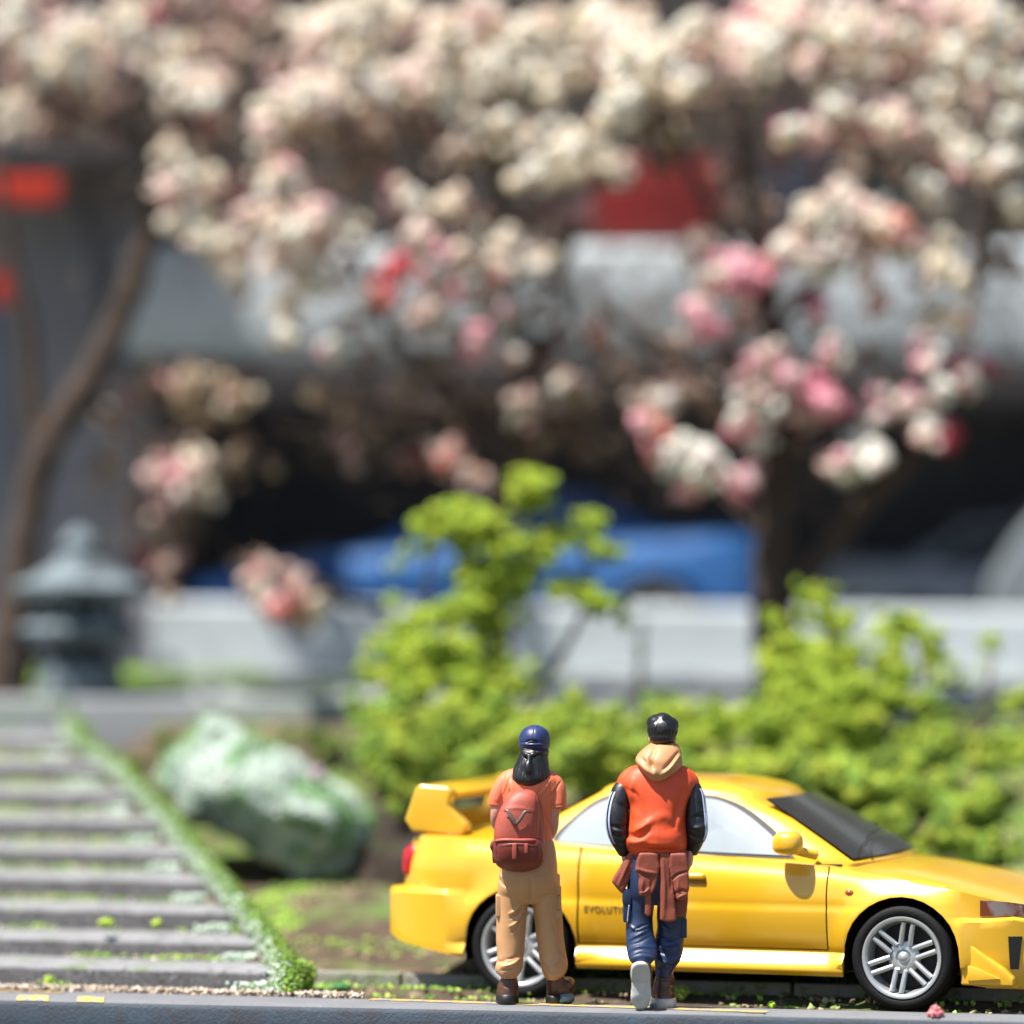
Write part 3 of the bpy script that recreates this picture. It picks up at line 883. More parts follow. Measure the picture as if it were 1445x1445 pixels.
    hloft(RW([(1049, 921, 952, -.005, .05), (1053, 914, 957, -.015, .075), (1060, 905, 960, -.03, .098), (1068, 898.5, 961, -.045, .112), (1074, 897.5, 961.5, -.060, .110), (1080, 900, 961, -.075, .100), (1087, 906, 954, -.095, .085), (1094, 913, 944, -.115, .060), (1099, 918, 936, -.125, .040), (1101.5, 922, 930, -.125, .02)]), power=2.1, seg=36, bm=hd)
    hs = [(S((917, 1068), (918.5, 1077), (920, 1082)), .013, -.026), (S((926, 1050), (921, 1062), (918, 1070)), .016, -.010), (S((899, 1073), (909, 1083), (920, 1091)), .012, .012), (S((903, 1068), (912, 1076)), .014, -.010),
          (S((933, 1091), (944, 1082), (957, 1066)), .0095, .019), (S((936, 1084), (946, 1073), (956, 1062)), .010, -.018), (S((938, 1095), (950, 1086), (959, 1077)), .008, -.012), (S((922, 1086), (924, 1095)), .010, .010)]
    skin("hood", hd, .0055, M['hood'], man, smooth=5, strokes=hs, noise_amp=.0018, noise_scale=14)

    # trousers
    tb = bmesh.new()
    hloft(RW([(1196, 890, 966, 0, .115), (1215, 888, 968, 0, .125), (1240, 887, 969, -.005, .135), (1262, 886, 969, 0, .125), (1276, 890, 965, 0, .09)]), power=2.4, bm=tb)
    hloft(RW([(1235, 887, 930, 0, .10), (1262, 886, 924, .01, .10), (1290, 885.5, 920.5, .015, .094), (1305, 884, 920.5, .0, .090), (1318, 884, 922, -.02, .088), (1330, 884, 925, -.05, .088), (1342, 885, 927, -.09, .086), (1350, 887, 924, -.12, .078), (1357, 893, 917, -.14, .055)]), bm=tb)
    hloft(RW([(1235, 930, 969, 0, .10), (1262, 929, 969, .02, .10), (1294, 928, 968, .045, .094), (1308, 929, 966, .05, .088), (1320, 927, 965, .045, .085), (1332, 924, 964.5, .035, .082), (1345, 923.5, 963, .02, .082), (1356, 924.5, 959, .01, .076), (1364, 925.5, 953, .01, .062), (1372, 926, 948, .01, .052), (1379, 926, 946.5, .01, .050)]), bm=tb)
    tr = [(S((887, 1304), (898, 1311), (914, 1305)), .0075, .012), (S((890, 1316), (900, 1308), (914, 1303)), .006, -.010), (S((886, 1325), (900, 1318), (913, 1311)), .0085, .012), (S((889, 1332), (903, 1327), (917, 1320)), .006, -.008),
          (S((886, 1341), (900, 1334), (922, 1335)), .008, .011), (S((890, 1348), (903, 1342), (918, 1344)), .0055, -.008), (S((890, 1350), (904, 1346), (920, 1349)), .006, .010),
          (S((928, 1322), (945, 1326), (962, 1320)), .008, -.010), (S((926, 1334), (942, 1338), (960, 1334)), .008, .011), (S((927, 1342), (945, 1346), (960, 1342)), .007, -.011), (S((928, 1354), (942, 1358), (956, 1352)), .007, .009),
          (S((930, 1364), (940, 1367), (950, 1362)), .005, -.007), (S((921, 1296), (923, 1262)), .012, -.006), (S((930, 1300), (940, 1310), (950, 1314)), .009, -.008)]
    trz = skin("trousers", tb, .007, M['navy'], man, smooth=3, strokes=tr, noise_amp=.003, noise_scale=9)
    def pocket(cx0, cx1, y0, y1, yc, d, matn, par, name="cargo_pocket"):
        (xa, za), (xb, zb_) = P(cx0, y0), P(cx1, y1)
        b = box_bm((xa + xb) / 2, yc, (za + zb_) / 2, abs(xb - xa), d, abs(za - zb_), .008, 2)
        return bmobj(name, b, M[matn], par, smooth=True, sharp=50)
    pocket(879.5, 890, 1262, 1301, 0.01, .15, 'navy', trz)
    pocket(878.5, 891, 1254, 1276, 0.01, .16, 'navy', trz)
    pocket(960, 969.5, 1296, 1324, 0.05, .13, 'navy', trz)
    # thin pale piping on the left pocket
    b = tube([A(887.5, 1276, -.075), A(886, 1288, -.078), A(885, 1301, -.078)], [.0025, .003, .004], seg=6)
    bmobj("piping", b, M['stripe'], trz, smooth=True)

    # overshirt knotted round the waist
    def cloth(name, poly, y, thick, par=None, bulge=.0, vox=.006, st_=(), tilt=0.0):
        pp = [P(a, b) for a, b in poly]
        b = prism_bm(pp, y - thick, y + thick, 'y')
        bmesh.ops.triangulate(b, faces=b.faces)
        o = skin(name, b, vox, M['terra'], par or man, smooth=5, strokes=st_, noise_amp=.003, noise_scale=16)
        return o
    wb = bmesh.new()
    hloft(RW([(1199, 888, 969, 0, .135), (1206, 886, 970, 0, .15), (1214, 887, 969, -.002, .150), (1222, 893, 966, -.005, .142), (1226, 900, 962, -.005, .13)]), power=2.4, bm=wb)
    # leave the navy hip free on the left: cut a wedge out of the band
    bw = bmesh.new()
    hloft(RW([(1198, 901, 970, 0, .135), (1206, 900, 971, 0, .15), (1216, 899, 970, -.002, .150), (1226, 900, 967, -.005, .146), (1240, 928, 966, -.005, .140), (1246, 934, 960, -.005, .12)]), power=2.6, bm=bw)
    wb.free()
    waist = skin("tied_shirt", bw, .0065, M['terra'], man, smooth=4, strokes=[(S((926, 1205), (928, 1225), (927, 1240)), .008, -.012), (S((949, 1206), (952, 1225), (955, 1240)), .009, -.010), (S((938, 1206), (938, 1240)), .010, .008), (S((960, 1212), (962, 1235)), .008, .006), (S((910, 1210), (912, 1225)), .012, .008)], noise_amp=.002, noise_scale=14)
    cloth("shirt_flap", [(891, 1200), (898, 1205), (894, 1220), (888, 1240), (877.5, 1259.5), (871, 1252), (864, 1243.5), (875, 1225), (884, 1209)], -.02, .05, waist, st_=[(S((889, 1210), (880, 1232), (873, 1248)), .010, .010)])
    cloth("shirt_sleeve", [(902, 1202), (928, 1202), (929, 1222), (925, 1246), (919, 1258), (912, 1262), (903, 1262), (901, 1250), (902, 1236), (897, 1226), (899, 1212)], -.135, .035, waist,
          st_=[(S((900, 1228), (910, 1234), (922, 1236)), .006, -.014), (S((899, 1224), (912, 1228), (924, 1230)), .007, .010), (S((906, 1240), (905, 1256)), .009, .010), (S((919, 1240), (917, 1254)), .006, -.008), (S((903, 1258), (910, 1256), (916, 1251)), .006, .012)])
    cloth("shirt_strap", [(910.5, 1255), (917.5, 1255), (917.8, 1288), (914, 1290.5), (910.3, 1288)], -.150, .013, waist, vox=.005)
    cloth("shirt_tail", [(931, 1202), (944, 1202), (947, 1235), (950, 1262), (952.5, 1296), (942, 1298), (931.5, 1295.5), (932, 1250)], -.150, .018, waist, st_=[(S((935, 1210), (937, 1250), (936, 1290)), .008, .008), (S((945, 1215), (946, 1255)), .006, -.008)])
    cloth("shirt_sleeve", [(945, 1203), (966, 1203), (970, 1222), (970.5, 1252), (967.5, 1262), (962, 1269), (955, 1266), (950.5, 1250), (947, 1236), (944, 1222)], -.140, .036, waist,
          st_=[(S((946, 1240), (955, 1232), (968, 1228)), .006, -.014), (S((952, 1258), (960, 1254), (968, 1256)), .006, -.012), (S((953, 1266), (960, 1262), (967, 1260)), .006, .010), (S((955, 1240), (956, 1256)), .008, .008)])
    cloth("shirt_panel", [(950, 1240), (969, 1244), (969.5, 1268), (967, 1291), (952, 1291.5), (950, 1270)], -.075, .03, waist)

    # raised left shoe: its sole faces back
    sb = bmesh.new()
    def ring_sole(yoff, depth, sc_):
        return [(1353, 899, 906, yoff - .045, depth * .6), (1356, 893, 911, yoff - .04, depth), (1362, 890, 914.5, yoff - .030, depth), (1372, 889.5, 916, yoff - .012, depth), (1382, 891.5, 916, yoff + .004, depth), (1392, 891, 917, yoff + .012, depth), (1402, 890, 917, yoff + .018, depth), (1411, 891.5, 915.5, yoff + .030, depth), (1418, 896, 912, yoff + .045, depth), (1421.5, 900, 908, yoff + .055, depth * .6)]
    hloft(RW(ring_sole(-.205, .022, 1)), power=2.3, bm=sb, seg=32)
    shoe = skin("shoe", (lambda b: (hloft(RW([(1352, 898, 914, -.15, .04), (1358, 893, 917, -.16, .06), (1368, 892, 919.5, -.155, .062), (1380, 893, 919, -.135, .055), (1388, 893, 919, -.12, .06), (1400, 892, 918, -.12, .05), (1411, 893, 915, -.12, .04), (1419, 898, 911, -.12, .03)]), bm=b), b)[1])(bmesh.new()), .006, M['boot'], man, smooth=3, noise_amp=.003, noise_scale=22)
    ws = skin("sole", sb, .0055, M['sole_w'], shoe, smooth=3, strokes=[(S((904, 1358), (903, 1385), (904, 1412)), .035, -.003), (S((893, 1382), (903, 1384), (914, 1382)), .010, -.005), (S((892, 1360), (891, 1375), (892, 1395)), .005, .004)], noise_amp=.002, noise_scale=20)
    # planted right shoe
    b = bmesh.new()
    hloft(RW([(1376, 926.5, 946, .02, .045), (1382, 925, 947, .02, .055), (1390, 923, 948, .03, .075), (1399, 921.5, 950, .055, .11), (1407, 921, 952, .075, .14), (1413, 921, 953, .085, .15)]), power=2.4, bm=b)
    tube([A(939, 1377, .0), A(944, 1378, -.01), A(947.5, 1384, .01), A(946, 1389, .03)], [.016, .020, .018, .012], bm=b)
    shoe2 = skin("shoe", b, .006, M['boot'], man, smooth=3, noise_amp=.003, noise_scale=22, strokes=[(S((923, 1390), (935, 1393), (948, 1390)), .006, -.006), (S((926, 1383), (938, 1386), (946, 1382)), .005, .006), (S((922, 1404), (936, 1398), (950, 1404)), .006, .006), (S((936, 1395), (945, 1404)), .004, -.005)])
    b = bmesh.new()
    hloft(RW([(1409, 920.5, 953, .085, .155), (1412, 919.5, 954, .085, .165), (1418, 918, 954, .088, .168), (1422, 917.5, 953, .09, .162)]), power=2.5, bm=b, seg=36)
    s2 = skin("sole", b, .0055, M['sole_w'], shoe2, smooth=2, noise_amp=.0015, noise_scale=20)
    b = bmesh.new()
    hloft(RW([(1415.5, 917, 925, -.04, .05), (1419, 916.5, 926, -.045, .055), (1422, 917, 925, -.04, .05)]), bm=b)
    bmobj("heel_patch", b, M['sole_t'], shoe2, smooth=True)
    return man
man = build_man()

# ---- woman: cap, long hair, backpack, cargo trousers
def build_woman():
    k, X0, Y0 = 235.2, 750.0, 1416.5
    P = lambda px, py: ((px - X0) / k, (Y0 - py) / k)
    RW = lambda t: rows(X0, Y0, k, t)
    S = lambda *p: [P(a, b) for a, b in p]
    def A(px, py, y): x, z = P(px, py); return (x, y, z)
    hx, hz = P(754, 1050)
    body = bmesh.new()
    head_bm(body, (hx, .035, hz - .005), .94)
    tube([(hx, .01, hz - .06), (P(750, 1085)[0], .0, P(0, 1085)[1]), (P(749, 1105)[0], .0, P(0, 1105)[1])], [.048, .046, .062], bm=body)
    hloft(RW([(1096, 730, 770, 0, .05), (1108, 716, 782, 0, .075), (1135, 718, 780, 0, .08), (1165, 722, 776, 0, .075), (1195, 714, 780, 0, .085), (1225, 710, 786, 0, .09), (1250, 715, 780, 0, .07)]), bm=body)
    # both arms reach forward in front of the body
    tube([A(716, 1106, 0), A(706, 1128, -.005), A(701.5, 1150, .0), A(703, 1166, .05), A(715, 1178, .14), A(728, 1180, .20)], [.046, .044, .037, .032, .027, .022], bm=body)
    tube([A(783, 1106, 0), A(783, 1128, -.01), A(779, 1150, -.02), A(778.5, 1168, .0), A(770, 1184, .09), A(758, 1182, .18)], [.046, .046, .040, .036, .030, .022], bm=body)
    hand_bm(body, A(728, 1180, .20), (.7, .55, .1), 1, .85)
    hand_bm(body, A(758, 1182, .18), (-.7, .55, .1), -1, .85)
    tube([A(728, 1235, 0), A(722, 1300, .0), A(719, 1372, .01), A(717, 1388, .02)], [.075, .060, .034, .028], bm=body)
    tube([A(772, 1235, 0), A(776, 1300, .02), A(782, 1370, .01), A(784, 1388, .03)], [.075, .060, .034, .026], bm=body)
    wo = skin("person", body, .0065, M['skin'], None, smooth=2)
    tag(wo, "figure of a woman in coral shirt, blue cap, tan cargo trousers and red backpack", "person", "people walking beside the car")
    wo.location = (0.117, 0.24, 0.0)
    for q in (-1, 1):
        bmobj("eye", ball((hx + q * .031, .112, hz + .018), (.013, .007, .007), sub=2), M['eye'], wo, smooth=True)

    # cap
    cb = bmesh.new()
    hloft(RW([(1057.5, 735, 773.5, .015, .085), (1054, 733.2, 775, .015, .098), (1046, 732.8, 775.4, .015, .103), (1038, 734, 774.5, .015, .100), (1031, 738, 771.5, .017, .085), (1026.5, 744, 765, .02, .060), (1024.3, 750, 759, .02, .03)]), bm=cb, seg=32)
    tube([A(754, 1051, .09), A(754, 1053, .15), A(754, 1056, .19)], [.072, .065, .045], bm=cb, flat=.14, flatdir=(0, 0, 1))
    cs = [(S((743, 1046), (751, 1045), (759, 1046.5)), .0058, -.026), (S((734, 1049.5), (754, 1050), (774, 1049.5)), .0035, .005), (S((740, 1050), (753, 1049), (764, 1050)), .006, .006), (S((734, 1047.5), (740, 1046.5)), .004, -.004), (S((762, 1046.5), (774, 1048)), .004, -.004), (S((754, 1024), (753, 1040)), .0025, -.0025)]
    cap = skin("cap", cb, .0045, M['cap'], wo, smooth=3, strokes=cs, noise_amp=.0012, noise_scale=16)
    b = tube([A(743.5, 1046.4, -.086), A(751, 1045.4, -.090), A(758.5, 1046.6, -.086)], [.002, .0056, .002], seg=8)
    bmobj("strap_gap", b, M['sole_k'], cap, smooth=True)

    # long hair
    hb = bmesh.new()
    hloft(RW([(1052, 737, 771, .01, .080), (1060, 734, 774, .0, .090), (1066, 733.5, 773, -.005, .092), (1074, 730, 773, -.015, .095), (1084, 725.5, 774.5, -.022, .098), (1094, 721.5, 776, -.028, .100), (1100, 722, 772, -.034, .094), (1105, 729, 762, -.040, .080), (1108.5, 741, 753, -.045, .05)]), power=2.2, bm=hb, seg=36)
    hs = [(S((734, 1064), (744, 1067), (748, 1065)), .005, -.010), (S((748, 1064), (757, 1065), (773, 1063)), .005, -.010), (S((736, 1060), (745, 1062), (753, 1061)), .006, .007), (S((758, 1060), (768, 1061)), .006, .006),
          (S((741, 1078), (739, 1088), (744, 1096)), .008, -.005), (S((754, 1078), (756, 1090)), .008, -.005)]
    for q in range(-5, 6):
        if q == 0: continue
        hs.append((S((749 + q * 3.0, 1068), (749 + q * 4.0, 1084), (748 + q * 4.4, 1101)), .0045, -.0035))
    hair = skin("hair", hb, .0055, M['hair'], wo, smooth=4, strokes=hs, noise_amp=.003, noise_scale=20)
    b = bmesh.new()
    tube([A(738, 1062.5, -.075), A(743, 1064, -.092), A(747, 1066.5, -.098)], [.008, .012, .008], bm=b, seg=10)
    tube([A(757, 1062, -.085), A(752, 1064, -.096), A(747, 1066.5, -.098)], [.007, .011, .008], bm=b, seg=10)
    tube([A(747, 1064, -.10), A(746.3, 1072, -.112), A(745, 1080, -.122), A(746, 1087, -.128), A(747.5, 1092, -.126)], [.009, .011, .019, .017, .004], bm=b, seg=12)
    skin("hair_knot", b, .0045, M['hair'], hair, smooth=2, noise_amp=.001, noise_scale=40)

    # shirt: body and short sleeves in one
    sb = bmesh.new()
    hloft(RW([(1084, 727, 768, .0, .055), (1090, 716, 779, .0, .075), (1098, 708, 788, .0, .092), (1110, 706, 789, -.002, .102), (1128, 708, 786, -.004, .105), (1150, 712, 782, -.002, .102), (1175, 716, 778, .0, .098), (1192, 713, 780, .0, .10)]), power=2.3, bm=sb, seg=36)
    tube([A(732, 1096, .0), A(718, 1099, .0), A(708, 1112, -.005), A(702.5, 1125, -.005), A(700.5, 1137, -.003)], [.045, .050, .050, .050, .047], bm=sb)
    tube([A(766, 1098, .0), A(778, 1101, -.004), A(785, 1112, -.008), A(786, 1126, -.012), A(786, 1140, -.015)], [.045, .050, .053, .055, .056], bm=sb)
    ss = [(S((791, 1103), (781, 1116), (774, 1126)), .006, -.009), (S((785, 1108), (776, 1122)), .006, .006), (S((720, 1092), (721, 1108), (718, 1120)), .006, -.010), (S((716, 1090), (714, 1106), (710, 1118)), .007, .008), (S((765, 1110), (758, 1120)), .008, -.008),
          (S((776, 1100), (768, 1112), (762, 1122)), .008, .007), (S((774, 1137), (786, 1136), (798, 1134)), .003, -.004), (S((697, 1131), (707, 1134)), .003, -.003), (S((770, 1150), (774, 1165)), .008, -.006)]
    skin("shirt", sb, .006, M['shirt'], wo, smooth=3, strokes=ss, noise_amp=.0015, noise_scale=14)

    # backpack
    pb = bmesh.new()
    hloft(RW([(1113.5, 735, 747, -.135, .03), (1117, 726, 754, -.14, .055), (1124, 717, 758.5, -.145, .072), (1134, 710, 760, -.15, .082), (1146, 704, 760, -.153, .088), (1160, 700, 759.5, -.155, .092), (1172, 698, 759, -.156, .095), (1182, 698, 759, -.156, .094), (1192, 700, 760, -.150, .09), (1205, 703, 762, -.145, .08)]), power=2.6, bm=pb, seg=36)
    hloft(RW([(1122, 740, 757, -.10, .06), (1134, 735, 763, -.10, .075), (1150, 735, 765, -.10, .08), (1170, 735, 767, -.10, .085), (1190, 735, 768.5, -.10, .09), (1206, 738, 768, -.10, .085), (1218, 740, 760, -.10, .06)]), power=2.6, bm=pb, seg=28)
    ps = [(S((757, 1120), (757.5, 1150), (755, 1178)), .0035, -.006), (S((705, 1140), (730, 1137), (755, 1142)), .010, .003), (S((700, 1150), (712, 1120), (733, 1113)), .004, .004)]
    pack = skin("backpack", pb, .006, M['pack'], wo, smooth=3, strokes=ps, noise_amp=.0015, noise_scale=12)
    db = bmesh.new()
    hloft(RW([(1180.5, 699, 757, -.165, .098), (1184, 697, 762, -.168, .112), (1192, 696, 765, -.168, .118), (1202, 697, 767, -.165, .118), (1212, 698.5, 766, -.158, .110), (1219, 703, 762, -.148, .092), (1224, 711, 752, -.135, .07), (1227, 722, 742, -.125, .04)]), power=2.7, bm=db, seg=36)
    dp = skin("lower_pocket", db, .006, M['pack_d'], pack, smooth=3, strokes=[(S((700, 1188), (702, 1205), (708, 1216)), .005, -.006), (S((762, 1190), (764, 1205), (758, 1216)), .006, -.006), (S((705, 1190), (730, 1187), (757, 1190)), .006, .005)], noise_amp=.002, noise_scale=14)
    b = bmesh.new()
    tube([A(698, 1183.5, -.245), A(712, 1181.5, -.274), A(730, 1182, -.280), A(748, 1182, -.272), A(756, 1182.5, -.24)], [.008, .011, .0115, .011, .008], bm=b, seg=10)
    bmobj("zip_rim", b, M['pack'], pack, smooth=True)
    for (x0, y0, y1, w) in ((726, 1186, 1208, .016), (742.5, 1186, 1200, .013)):
        b = box_bm(P(x0, 0)[0], -.293, (P(0, y0)[1] + P(0, y1)[1]) / 2, w * 1.7, .014, P(0, y0)[1] - P(0, y1)[1], .005, 2)
        bmobj("strap", b, M['pack'], pack, smooth=True, sharp=60)
    b = bmesh.new()
    tube([A(697, 1184, -.18), A(695, 1192, -.18), A(696.5, 1199, -.17), A(698, 1208, -.17), A(697.5, 1215, -.16)], [.012, .016, .010, .015, .008], bm=b, seg=10)
    bmobj("side_buckle", b, M['pack_d'], pack, smooth=True)
    # V-shaped grey emblem with curled ends
    def ey(px, py):
        return -.265 + .012 * ((px - 730) / 25) ** 2 + .0006 * (1150 - py) * (1 if py < 1150 else 0)
    b = bmesh.new()
    tube([A(711.5, 1141.8, ey(711, 1141) + .006), A(715, 1140.8, ey(715, 1141)), A(718.5, 1144, ey(718, 1144) - .003), A(723, 1152, ey(723, 1152)- .003), A(727.5, 1160.5, ey(728, 1160) - .003)], [.004, .009, .012, .013, .011], bm=b, seg=10, flat=.5)
    tube([A(748.5, 1144.5, ey(748, 1144) + .006), A(744.5, 1141.8, ey(744, 1142)), A(740, 1143.5, ey(740, 1144) - .003), A(735, 1151, ey(735, 1151) - .003), A(727.5, 1160.5, ey(728, 1160) - .003)], [.004, .008, .010, .011, .011], bm=b, seg=10, flat=.5)
    bmobj("emblem", b, M['emblem'], pack, smooth=True)
    # shoulder straps
    for pts in ([A(727, 1126, -.10), A(722, 1106, -.085), A(720, 1094, -.04), A(722, 1090, .02)], [A(757, 1126, -.09), A(768, 1108, -.088), A(773, 1096, -.04), A(772, 1092, .02)]):
        b = tube(pts, [.016, .018, .018, .016], flat=.4, flatdir=(0, 1, .3), seg=12)
        bmobj("shoulder_strap", b, M['shirt'], pack, smooth=True)
    bmobj("buckle", ball(A(763.5, 1164, -.14), (.010, .012, .014), sub=2), M['emblem'], pack, smooth=True)

    # cargo trousers
    tb = bmesh.new()
    hloft(RW([(1186, 716, 780, 0, .10), (1200, 711, 783.5, 0, .112), (1218, 707, 785, -.008, .128), (1236, 705, 786, -.015, .135), (1254, 703, 788, -.012, .13), (1268, 705, 786, 0, .11), (1274, 712, 780, 0, .08)]), power=2.3, bm=tb, seg=36)
    hloft(RW([(1240, 704, 750, 0, .11), (1262, 702.5, 747, 0, .105), (1280, 702, 744, .0, .098), (1300, 701.5, 741.5, .0, .092), (1325, 701, 740.5, .0, .088), (1345, 702, 738.5, -.002, .086), (1356, 702, 737.5, -.006, .088), (1364, 699.8, 736.5, -.01, .092), (1371, 700.5, 734, -.008, .084), (1376.5, 706, 730, .0, .06), (1380, 708, 728, .0, .05)]), bm=tb)
    hloft(RW([(1240, 745, 788, 0, .11), (1262, 749.5, 790, .0, .105), (1285, 753, 792, .005, .098), (1305, 756, 793.5, .01, .094), (1325, 758, 795, .01, .090), (1345, 761, 798, .008, .088), (1358, 763, 800, .004, .090), (1368, 765, 799.5, .0, .090), (1376, 768, 795, .0, .082), (1382, 774, 786, .0, .05)]), bm=tb)
    ts = [(S((703, 1232), (715, 1240), (730, 1244)), .007, .008), (S((702, 1238), (712, 1248), (722, 1250)), .006, -.010), (S((719, 1288), (727, 1283), (735, 1275)), .007, .014), (S((720, 1294), (729, 1289), (738, 1281)), .005, -.011), (S((719, 1306), (727, 1301), (736, 1289)), .007, .012), (S((722, 1314), (730, 1308), (737, 1296)), .006, -.009),
          (S((707, 1362), (722, 1359), (737, 1348)), .0065, .013), (S((706, 1368), (720, 1366), (736, 1358)), .005, -.011), (S((702, 1356), (714, 1354)), .006, -.008), (S((704, 1372), (718, 1373), (733, 1366)), .005, .009), (S((708, 1352), (724, 1350), (736, 1340)), .006, -.006),
          (S((748, 1236), (748.5, 1256), (748, 1272)), .006, -.010), (S((786, 1332), (791, 1340), (796, 1352)), .007, -.008), (S((766, 1352), (778, 1362), (796, 1358)), .008, .007), (S((768, 1366), (780, 1372), (794, 1368)), .005, -.007), (S((775, 1368), (788, 1352), (797, 1345)), .006, .008),
          (S((756, 1268), (770, 1262), (782, 1262)), .007, -.006), (S((750, 1240), (765, 1236), (780, 1238)), .01, .006), (S((779, 1298), (782, 1310), (786, 1316)), .006, -.008)]
    tz = skin("trousers", tb, .0065, M['khaki'], wo, smooth=3, strokes=ts, noise_amp=.002, noise_scale=11)
    def pk(name, x0, x1, y0, y1, yc, d):
        (xa, za), (xb, zb_) = P(x0, y0), P(x1, y1)
        b = box_bm((xa + xb) / 2, yc, (za + zb_) / 2, abs(xb - xa), d, abs(za - zb_), .009, 3)
        bmobj(name, b, M['khaki'], tz, smooth=True, sharp=50)
    pk("cargo_pocket", 699.5, 712, 1262, 1293, .0, .13)
    pk("cargo_pocket", 778, 792, 1262, 1288, .0, .13)
    pk("pocket_flap", 777, 793.5, 1284, 1295, .0, .155)
    pk("pocket_flap", 777, 791.8, 1250, 1262, .0, .150)
    # boots
    b = bmesh.new()
    hloft(RW([(1375, 709, 727.5, .015, .045), (1381, 707.5, 729, .01, .058), (1390, 703.5, 731, .02, .078), (1400, 702, 731, .04, .105), (1408, 702, 731, .055, .125)]), power=2.2, bm=b)
    bt = skin("boot", b, .0055, M['boot'], wo, smooth=3, noise_amp=.002, noise_scale=20, strokes=[(S((704, 1388), (717, 1392), (729, 1388)), .005, -.004), (S((718, 1382), (718, 1400)), .008, .004)])
    b = bmesh.new()
    hloft(RW([(1402.5, 702, 730.5, .055, .13), (1407, 700.5, 731, .058, .142), (1413, 700.0, 731.5, .06, .146), (1416.4, 701, 731, .06, .140)]), power=2.4, bm=b)
    skin("sole", b, .0055, M['sole_k'], bt, smooth=2, noise_amp=.001, noise_scale=20)
    b = bmesh.new()
    hloft(RW([(1377, 775, 795, .03, .045), (1384, 773, 799, .045, .06), (1393, 772, 805, .07, .08), (1402, 772, 808, .09, .09), (1409, 772, 808, .10, .09)]), power=2.2, bm=b)
    ball(A(802, 1392, .10), (.040, .09, .048), b)
    bt = skin("boot", b, .0055, M['boot'], wo, smooth=3, noise_amp=.003, noise_scale=20, strokes=[(S((775, 1386), (788, 1390), (800, 1384)), .006, -.006), (S((790, 1380), (803, 1386), (809, 1396)), .006, .008)])
    b = bmesh.new()
    hloft(RW([(1405, 772, 790, .06, .11), (1410, 771, 794, .06, .115), (1416.4, 771, 794, .06, .11)]), power=2.3, bm=b)
    skin("sole", b, .0055, M['sole_k'], bt, smooth=2, noise_amp=.002, noise_scale=26)
    b = bmesh.new()
    ball(A(799.5, 1409, .02), (.045, .07, .030), b)
    ball(A(793, 1412, .0), (.028, .05, .018), b)
    skin("toe_cap", b, .0055, M['sole_t'], bt, smooth=2, noise_amp=.006, noise_scale=24)
    return wo
woman = build_woman()

# ------------------------------------------------------------------ the place
AL = R(16.5)                                     # kerb, stairs and terrace all run askew by this much
U = Vector((math.cos(AL), -math.sin(AL), 0)); W = Vector((math.sin(AL), math.cos(AL), 0))
O = Vector((-3.2, 1.65, 0))
def uv(u, v, z=0.0): return O + U * u + W * v + Vector((0, 0, z))

def ribbon(name, left, right, zf, mat_, nu=1):
    pass

# lower ground reaching the horizon
meshobj("ground", [(-600, -300, -1.2), (600, -300, -1.2), (600, 900, -1.2), (-600, 900, -1.2)], [(0, 1, 2, 3)], M['soil'])
tag(bpy.data.objects["ground"], kind="structure")

# pavement strip the two people walk on: top sheet, rounded lip and blue-black front face
def far_edge(x): return .10 - .272 * (x - .87) + .014 * math.sin(x * 2.1)
def near_edge(x): return -.20 - .235 * (x - .87) + .02 * math.sin(x * 1.3 + 1)
V, F = [], []
xs = np.linspace(-14, 14, 260)
prof = None
for x in xs:
    yf, yn = far_edge(x), near_edge(x)
    row = [(x, yf + .012, -.30), (x, yf + .004, -.012), (x, yf, 0.0)]
    for k in range(1, 6): row.append((x, yf + (yn - yf) * k / 5, .0015 * noise.noise(Vector((x * 6, k, 0)))))
    row += [(x, yn - .030, -.004), (x, yn - .055, -.018), (x, yn - .072, -.045), (x, yn - .085, -.20), (x, yn - .10, -1.25)]
    V += row
n = len(row)
fm = []
for i in range(len(xs) - 1):
    for j in range(n - 1):
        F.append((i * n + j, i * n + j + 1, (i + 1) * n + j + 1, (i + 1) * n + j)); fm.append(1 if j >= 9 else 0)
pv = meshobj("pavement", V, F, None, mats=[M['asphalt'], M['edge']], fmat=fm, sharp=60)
tag(pv, kind="structure")
# worn yellow line and the two paint marks left of it
def strip_on(name, pts, w, lift=.004, label=None):
    P = catmull(pts, 8)
    V, F = [], []
    for i, (x, y) in enumerate(P):
        ww = w * (1 + .25 * noise.noise(Vector((i * .7, 3, 0))))
        t = Vector(P[min(i + 1, len(P) - 1)]) - Vector(P[max(i - 1, 0)]); t.normalize()
        nrm = Vector((-t.y, t.x))
        V += [(x + nrm.x * ww, y + nrm.y * ww, lift), (x - nrm.x * ww, y - nrm.y * ww, lift)]
    for i in range(len(P) - 1): F.append((2 * i, 2 * i + 1, 2 * i + 3, 2 * i + 2))
    o = meshobj(name, V, F, M['yellow'])
    tag(o, kind="structure")
    return o
def ground_at(px, py):
    D = CAM_H * FPX / (py - 722.5)
    return ((px - 722.5) * D / FPX, D - CAM_D)
pts = []
for px in (520, 600, 680, 760, 840, 930, 1010, 1080):
    x = (px - 722.5) * CAM_D / FPX
    f = (px - 520) / 560
    pts.append((x, far_edge(x) - .02 - f * .235))
strip_on("road_marking", pts, .055)
